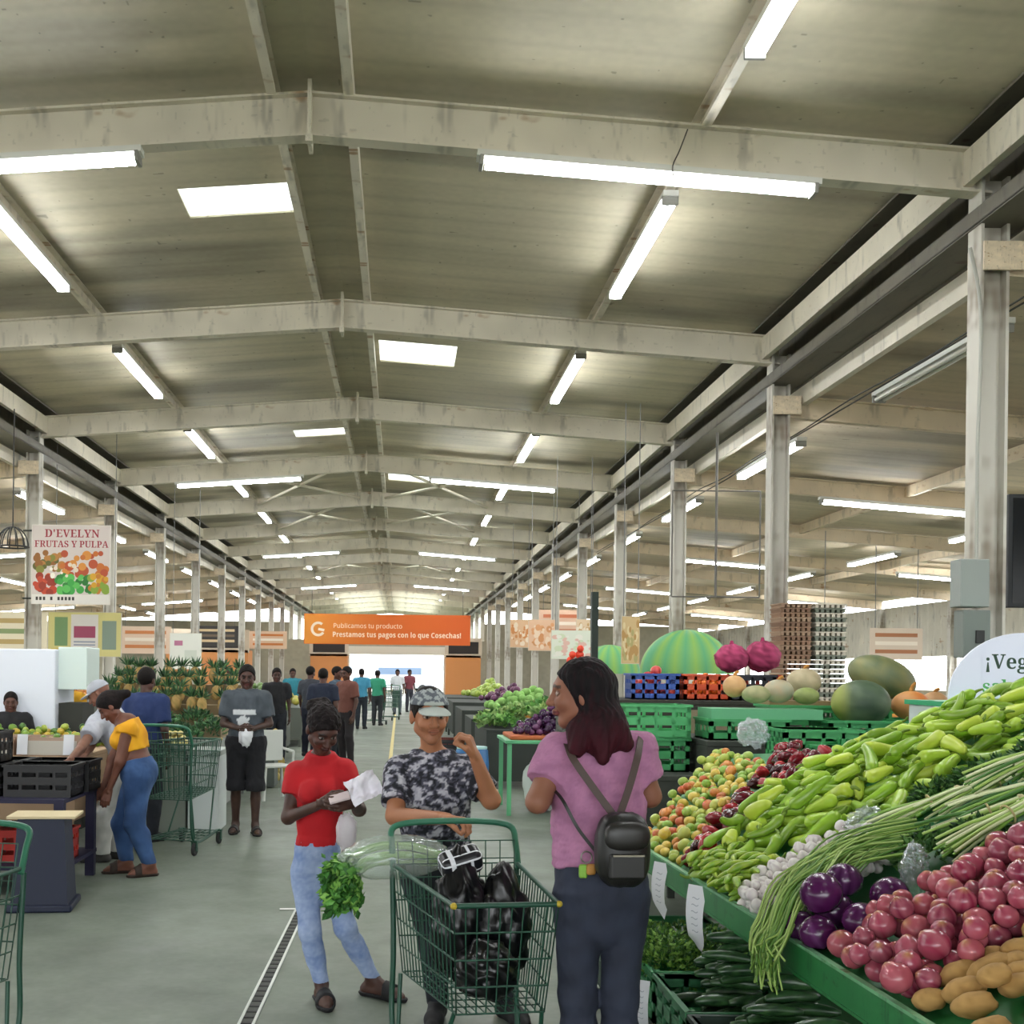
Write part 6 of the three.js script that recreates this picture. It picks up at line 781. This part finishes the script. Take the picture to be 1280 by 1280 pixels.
// the others further off
function standing(px, d, o) {   // upright figure facing yaw (0 towards the camera), feet on the floor
  const s = (o.h || 1.7) / 1.7, c = at(px, 838, d), y = o.yaw || 0, f = V(Math.sin(y), 0, Math.cos(y)), r = V(Math.cos(y), 0, -Math.sin(y)), P = (x, h, z) => V(c.x, h * s, -d).addScaledVector(r, x * s).addScaledVector(f, z * s), a = o.arms || 'down', st = o.stride || 0, ln = o.lean || 0, U = (x, h, z) => P(x, h - ln * .25 * (h > 1 ? (h - 1) : 0), z + ln * Math.max(0, h - .92));
  const J = { nk: U(0, 1.46, -.01), hd: U(0, 1.59, .015) }; for (const [k, q] of [['L', 1], ['R', -1]]) { J['sh' + k] = U(q * .175, 1.38, 0); J['el' + k] = a === 'hold' ? U(q * .23, 1.12, .03) : U(q * .225, 1.11, -.02); J['wr' + k] = a === 'hold' ? U(q * .06, 1.08, .25) : a === 'reach' ? U(q * .16, .95, .3) : U(q * .23, .86, .05); J['hi' + k] = P(q * .09, .9, 0); J['kn' + k] = P(q * .1, .49, .03 + q * st * .5); J['an' + k] = P(q * .1, .09, -.02 + q * st); J['to' + k] = P(q * .13, .03, .15 + q * st); J['an' + k].y = .09; J['to' + k].y = .03; }
  const w = o.wide || 1, tl = [[P(0, .86, 0), .12 * w, .09], [P(0, .93, 0), .155 * w, .11], [U(0, 1.07, 0), .135 * w, .1], [U(0, 1.24, 0), .15 * w, .11], [U(0, 1.37, 0), .16 * w, .09], [U(0, 1.43, 0), .09, .06]].map(([p, b, e]) => [p, b * s, e * s]), n = o.fine || 1, cell = .024 * n;
  return person({ label: o.label, group: o.group, base: P(0, 0, 0), j: J, torso: tl, right0: r, fwd: f, look: o.look || f.clone().add(V(0, -.15, 0)), hs: s * 1.02, skin: o.skin || '#4a2e22', cell, headCell: .011 * n, handCell: .009 * n, clothCell: .021 * n, build: { ua: .046 * s, fa: .038 * s, th: .08 * s },
    hands: ['L', 'R'].map((k) => [J['wr' + k], a === 'hold' ? f.clone().addScaledVector(r, k === 'L' ? -.8 : .8) : a === 'reach' ? f.clone().add(V(0, -.6, 0)) : V(0, -1, 0).addScaledVector(f, .2), a === 'hold' ? V(0, .3, 0).addScaledVector(f, -1) : r.clone().multiplyScalar(k === 'L' ? -1 : 1), a === 'hold' ? V(0, 1, 0) : f, .4, s]),
    clothes: (L, T, hf) => { const list = [{ name: 'shirt', f: shirtF(L, T, J, { ease: .022, sleeve: o.sleeve || .75, hem: P(0, o.hem || .9, 0), collar: U(0, 1.475, 0), fold: .008 }), col: o.shirtCol || solid(o.shirt, o.shirt2) }, { name: o.shorts ? 'shorts' : 'trousers', f: trouserF(L, T, J, { ease: o.shorts ? .034 : .018, flare: o.shorts ? 1.2 : 1.2, waist: P(0, 1.0, 0), ankle: o.shorts ? .44 * s : .05 }), col: solid(o.pants || '#20242c') }]; if (o.hair !== false) list.push({ name: o.cap ? 'cap' : 'hair', f: union([hairCap(hf, o.cap ? .014 : .01, 0, .03), ...(o.bun ? [rc(hf.from(0, .06, -.1), hf.from(0, .05, -.13), .045, .04)] : [])], .02), cell: .011 * n, lo: [J.hd.x - .24, J.hd.y - .2, J.hd.z - .24], hi: [J.hd.x + .24, J.hd.y + .22, J.hd.z + .24], col: () => C(o.cap || '#15100e'), m: hairMat }); for (const k of ['L', 'R']) list.push(o.sandals ? sandal(L, J, k, '#1c1a18', .012 * n) : footwear(L, J, k, { hex: o.shoe || '#1d1d20', cell: .018 * n })); return list; } });
}
standing(309, 11.8, { label: 'man in a grey t-shirt and black shorts walking with a white bag', yaw: .12, h: 1.7, arms: 'hold', shirt: '#3f464d', shirtCol: (x, y, z) => { const p = at(308, 838, 11.8); return z > -11.72 && ((y > 1.215 && y < 1.265 && Math.abs(x - p.x) < .115) || Math.hypot((x - p.x + .01) / .06, (y - 1.15) / .05) < 1 + .5 * n3(x * 40, y * 40, 1)) ? C('#cfd2d4') : mixC(C('#3d444b'), C('#4a5158'), .5 + n3(x * 9, y * 9, z * 9)); }, pants: '#131318', shorts: true, sandals: true, skin: '#3a241b', stride: .06, fine: .6, wide: 1.05 });
{ const b = obj('white_bag', lump(.07, .12, .05, (a, c, d) => 1 + .3 * n3(a * 3, c * 3, d * 3) - (c > 0 ? c * .3 : 0), 20, 16), mat('#dfe0e4', .5)); b.position.copy(at(307, 918, 11.5)); tag(b, 'crumpled white bag in the hands of the man in grey', 'bag'); }
// bending woman in a yellow top
{
  const D = 9.4, J = { nk: at(152, 898, D), hd: at(138, 884, D - .02), shL: at(160, 912, D - .12), elL: at(150, 952, D - .14), wrL: at(136, 988, D - .12), shR: at(158, 912, D + .14), elR: at(140, 950, D + .14), wrR: at(130, 982, D + .05), hiL: at(172, 972, D - .09), knL: at(168, 1030, D - .09), anL: gy(at(187, 1088, D - .06), .1), hiR: at(172, 972, D + .09), knR: at(152, 1030, D + .06), anR: gy(at(158, 1088, D + .08), .1) };
  J.toL = gy(J.anL.clone().add(V(-.14, 0, .08)), .03); J.toR = gy(J.anR.clone().add(V(-.16, 0, .06)), .03);
  const tl = [[at(172, 985, D), .12, .1], [at(174, 965, D), .17, .14], [at(169, 942, D), .125, .105], [at(164, 920, D), .13, .115], [at(159, 905, D), .135, .09], [at(155, 900, D), .08, .06]], bust = [rc(at(150, 924, D - .08), at(149, 926, D - .08), .06, .06), rc(at(150, 924, D + .08), at(149, 926, D + .08), .06, .06)];
  person({ label: 'woman in a yellow cropped top and blue jeans bending over the crates', base: V(J.anL.x, 0, J.anL.z), j: J, torso: tl, right0: V(0, 0, 1), fwd: V(-1, 0, 0), look: V(-.8, -.7, .1), skin: '#6a4030', cell: .015, headCell: .007, handCell: .0055, clothCell: .013, extra: bust, build: { th: .1, kn: .068, an: .045, ua: .05, fa: .038 }, hands: [[J.wrL, V(-.3, -1, .1), V(-.5, 0, -1), V(-1, .3, 0), .5], [J.wrR, V(-.5, -.9, 0), V(-.5, 0, 1), V(-1, .3, 0), .5]],
    clothes: (L, T, hf) => [{ name: 'cropped_top', f: shirtF(L, T, J, { ease: .016, sleeve: .12, hem: at(168, 938, D), hemN: V(.25, -1, 0).normalize(), collar: at(155, 904, D), collarN: V(-.5, 1, 0).normalize(), extra: bust }), col: solid('#d8950f', '#e6a81c') }, { name: 'jeans', f: trouserF(L, T, J, { ease: .013, waist: at(170, 948, D), waistN: V(-.2, 1, 0).normalize(), ankle: .1 }), col: (x, y, z) => mixC(C('#22406a'), C('#406090'), .4 + n3(x * 7, y * 7, z * 7)) },
      { name: 'hair', f: union([hairCap(hf, .014, 0, .015), rc(hf.from(0, .03, -.1), hf.from(0, 0, -.17), .05, .035)], .03), cell: .008, lo: [J.hd.x - .25, J.hd.y - .25, J.hd.z - .25], hi: [J.hd.x + .3, J.hd.y + .25, J.hd.z + .25], col: solid('#120d0d', '#201818', 30), m: hairMat }, sandal(L, J, 'L', '#2a1c12', .009), sandal(L, J, 'R', '#2a1c12', .009)] });
}
// bending man in grey white shirt and cap
{
  const D = 10.05, J = { nk: at(134, 884, D), hd: at(124, 868, D), shL: at(122, 905, D - .16), elL: at(102, 934, D - .42), wrL: at(84, 954, D - .78), shR: at(130, 902, D + .16), elR: at(112, 934, D - .1), wrR: at(97, 954, D - .62), hiL: at(160, 960, D - .09), knL: at(128, 1018, D - .09), anL: gy(at(128, 1070, D - .08), .09), hiR: at(160, 960, D + .09), knR: at(140, 1018, D + .09), anR: gy(at(146, 1070, D + .1), .09) };
  J.toL = gy(J.anL.clone().add(V(-.16, 0, .03)), .03); J.toR = gy(J.anR.clone().add(V(-.16, 0, -.02)), .03);
  const tl = [[at(160, 975, D), .12, .1], [at(160, 955, D), .16, .12], [at(156, 932, D), .15, .12], [at(146, 912, D), .165, .125], [at(136, 896, D), .16, .1], [at(131, 888, D), .09, .06]];
  person({ label: 'man in a grey white shirt and pale cap bending to reach into the crates', base: V(J.anL.x, 0, J.anL.z), j: J, torso: tl, right0: V(0, 0, 1), fwd: V(-1, 0, 0), look: V(-.9, -.55, 0), skin: '#7a5240', cell: .016, headCell: .008, handCell: .006, clothCell: .014, hands: [[J.wrL, V(-.7, -.7, 0), V(-.3, -.6, -.5), V(-.6, .6, .2), .4], [J.wrR, V(-.7, -.7, 0), V(-.3, -.6, .5), V(-.6, .6, -.2), .4]],
    clothes: (L, T, hf) => [{ name: 'shirt', f: shirtF(L, T, J, { ease: .026, sleeve: .6, hem: at(160, 962, D), fold: .01, collar: at(126, 886, D), collarN: V(-.8, .6, 0).normalize() }), col: solid('#9a9ea8', '#b4b6be', 7) }, { name: 'trousers', f: trouserF(L, T, J, { ease: .024, waist: at(160, 945, D), ankle: .07, flare: 1.3 }), col: solid('#a3a49e', '#b9b9b2') },
      { name: 'cap', f: (x, y, z) => { const [a, c, d] = hf.to(x, y, z); return smin(Math.max(el3(0, .03, -.012, .084, .098, .104)(a, c, d), -(c - .035)), Math.max(el3(0, .04, .09, .068, .01, .075)(a, c, d), -d + .03), .01); }, cell: .008, lo: [J.hd.x - .3, J.hd.y - .2, J.hd.z - .25], hi: [J.hd.x + .25, J.hd.y + .25, J.hd.z + .25], col: () => C('#a9acb4') }, footwear(L, J, 'L', { hex: '#33312e', cell: .014 }), footwear(L, J, 'R', { hex: '#33312e', cell: .014 })] });
}
// bystanders
const near = [
  [14, 11.73, { label: 'dark haired seller in black behind the mango heap by the freezer', yaw: .3, h: 1.4, shirt: '#17171a', skin: '#4a2e22', bun: true }],
  [63, 14.2, { label: 'seller in a green shirt behind the mango stall', yaw: .8, h: 1.62, shirt: '#0f8a5a', skin: '#4a2e22' }],
  [88, 14.7, { label: 'seller in a yellow shirt beside the one in green', yaw: -.5, h: 1.58, shirt: '#d19a1e', skin: '#3f281e' }],
  [183, 11.2, { label: 'man in a dark blue shirt behind the bending woman', yaw: 2.8, h: 1.66, shirt: '#1c2f5c', skin: '#3f281e' }],
  [346, 20.2, { label: 'person in black behind the papaya stall', yaw: .2, h: 1.68, shirt: '#16161b', skin: '#3a241b' }],
  [388, 22.5, { label: 'shopper in a charcoal shirt beside the left stalls', yaw: 2.6, h: 1.72, shirt: '#2b2f38', pants: '#1c2030' }],
  [404, 19.0, { label: 'shopper in dark blue with black trousers walking up the aisle', yaw: 3.0, h: 1.68, shirt: '#1a2236', pants: '#15161c', stride: .12 }],
  [421, 21.5, { label: 'shopper in a slate shirt standing in the aisle', yaw: 1.2, h: 1.72, shirt: '#3d5060', pants: '#1f2329' }],
  [434, 20.6, { label: 'shopper in a brown red shirt beside the slate one', yaw: -.8, h: 1.72, shirt: '#6a3f34', pants: '#241f22' }],
  [452, 33, { label: 'distant shopper in light blue by the exit', yaw: 3, h: 1.7, shirt: '#3f8aa8', pants: '#232a33' }],
  [472, 35.2, { label: 'distant shopper in green behind a trolley', yaw: 2.9, h: 1.66, shirt: '#2f8a6a', pants: '#2a2f33' }],
  [497, 44, { label: 'distant shopper in white before the bright exit', yaw: 0, h: 1.7, shirt: '#d3d6da', pants: '#5a6068' }],
  [512, 47, { label: 'distant shopper in maroon before the bright exit', yaw: .5, h: 1.7, shirt: '#7a3a44', pants: '#3a3a44' }],
  [282, 24.2, { label: 'person in black behind the left stalls by the white column', yaw: .5, h: 1.7, shirt: '#15161a' }],
  [366, 29.2, { label: 'person in teal behind the far melon stall', yaw: .2, h: 1.68, shirt: '#2a7a8a' }],
];
for (const [px, d, o] of near) standing(px, d, { ...o, fine: d < 16 ? .85 : 1.15 });
renderer.render(scene, camera);
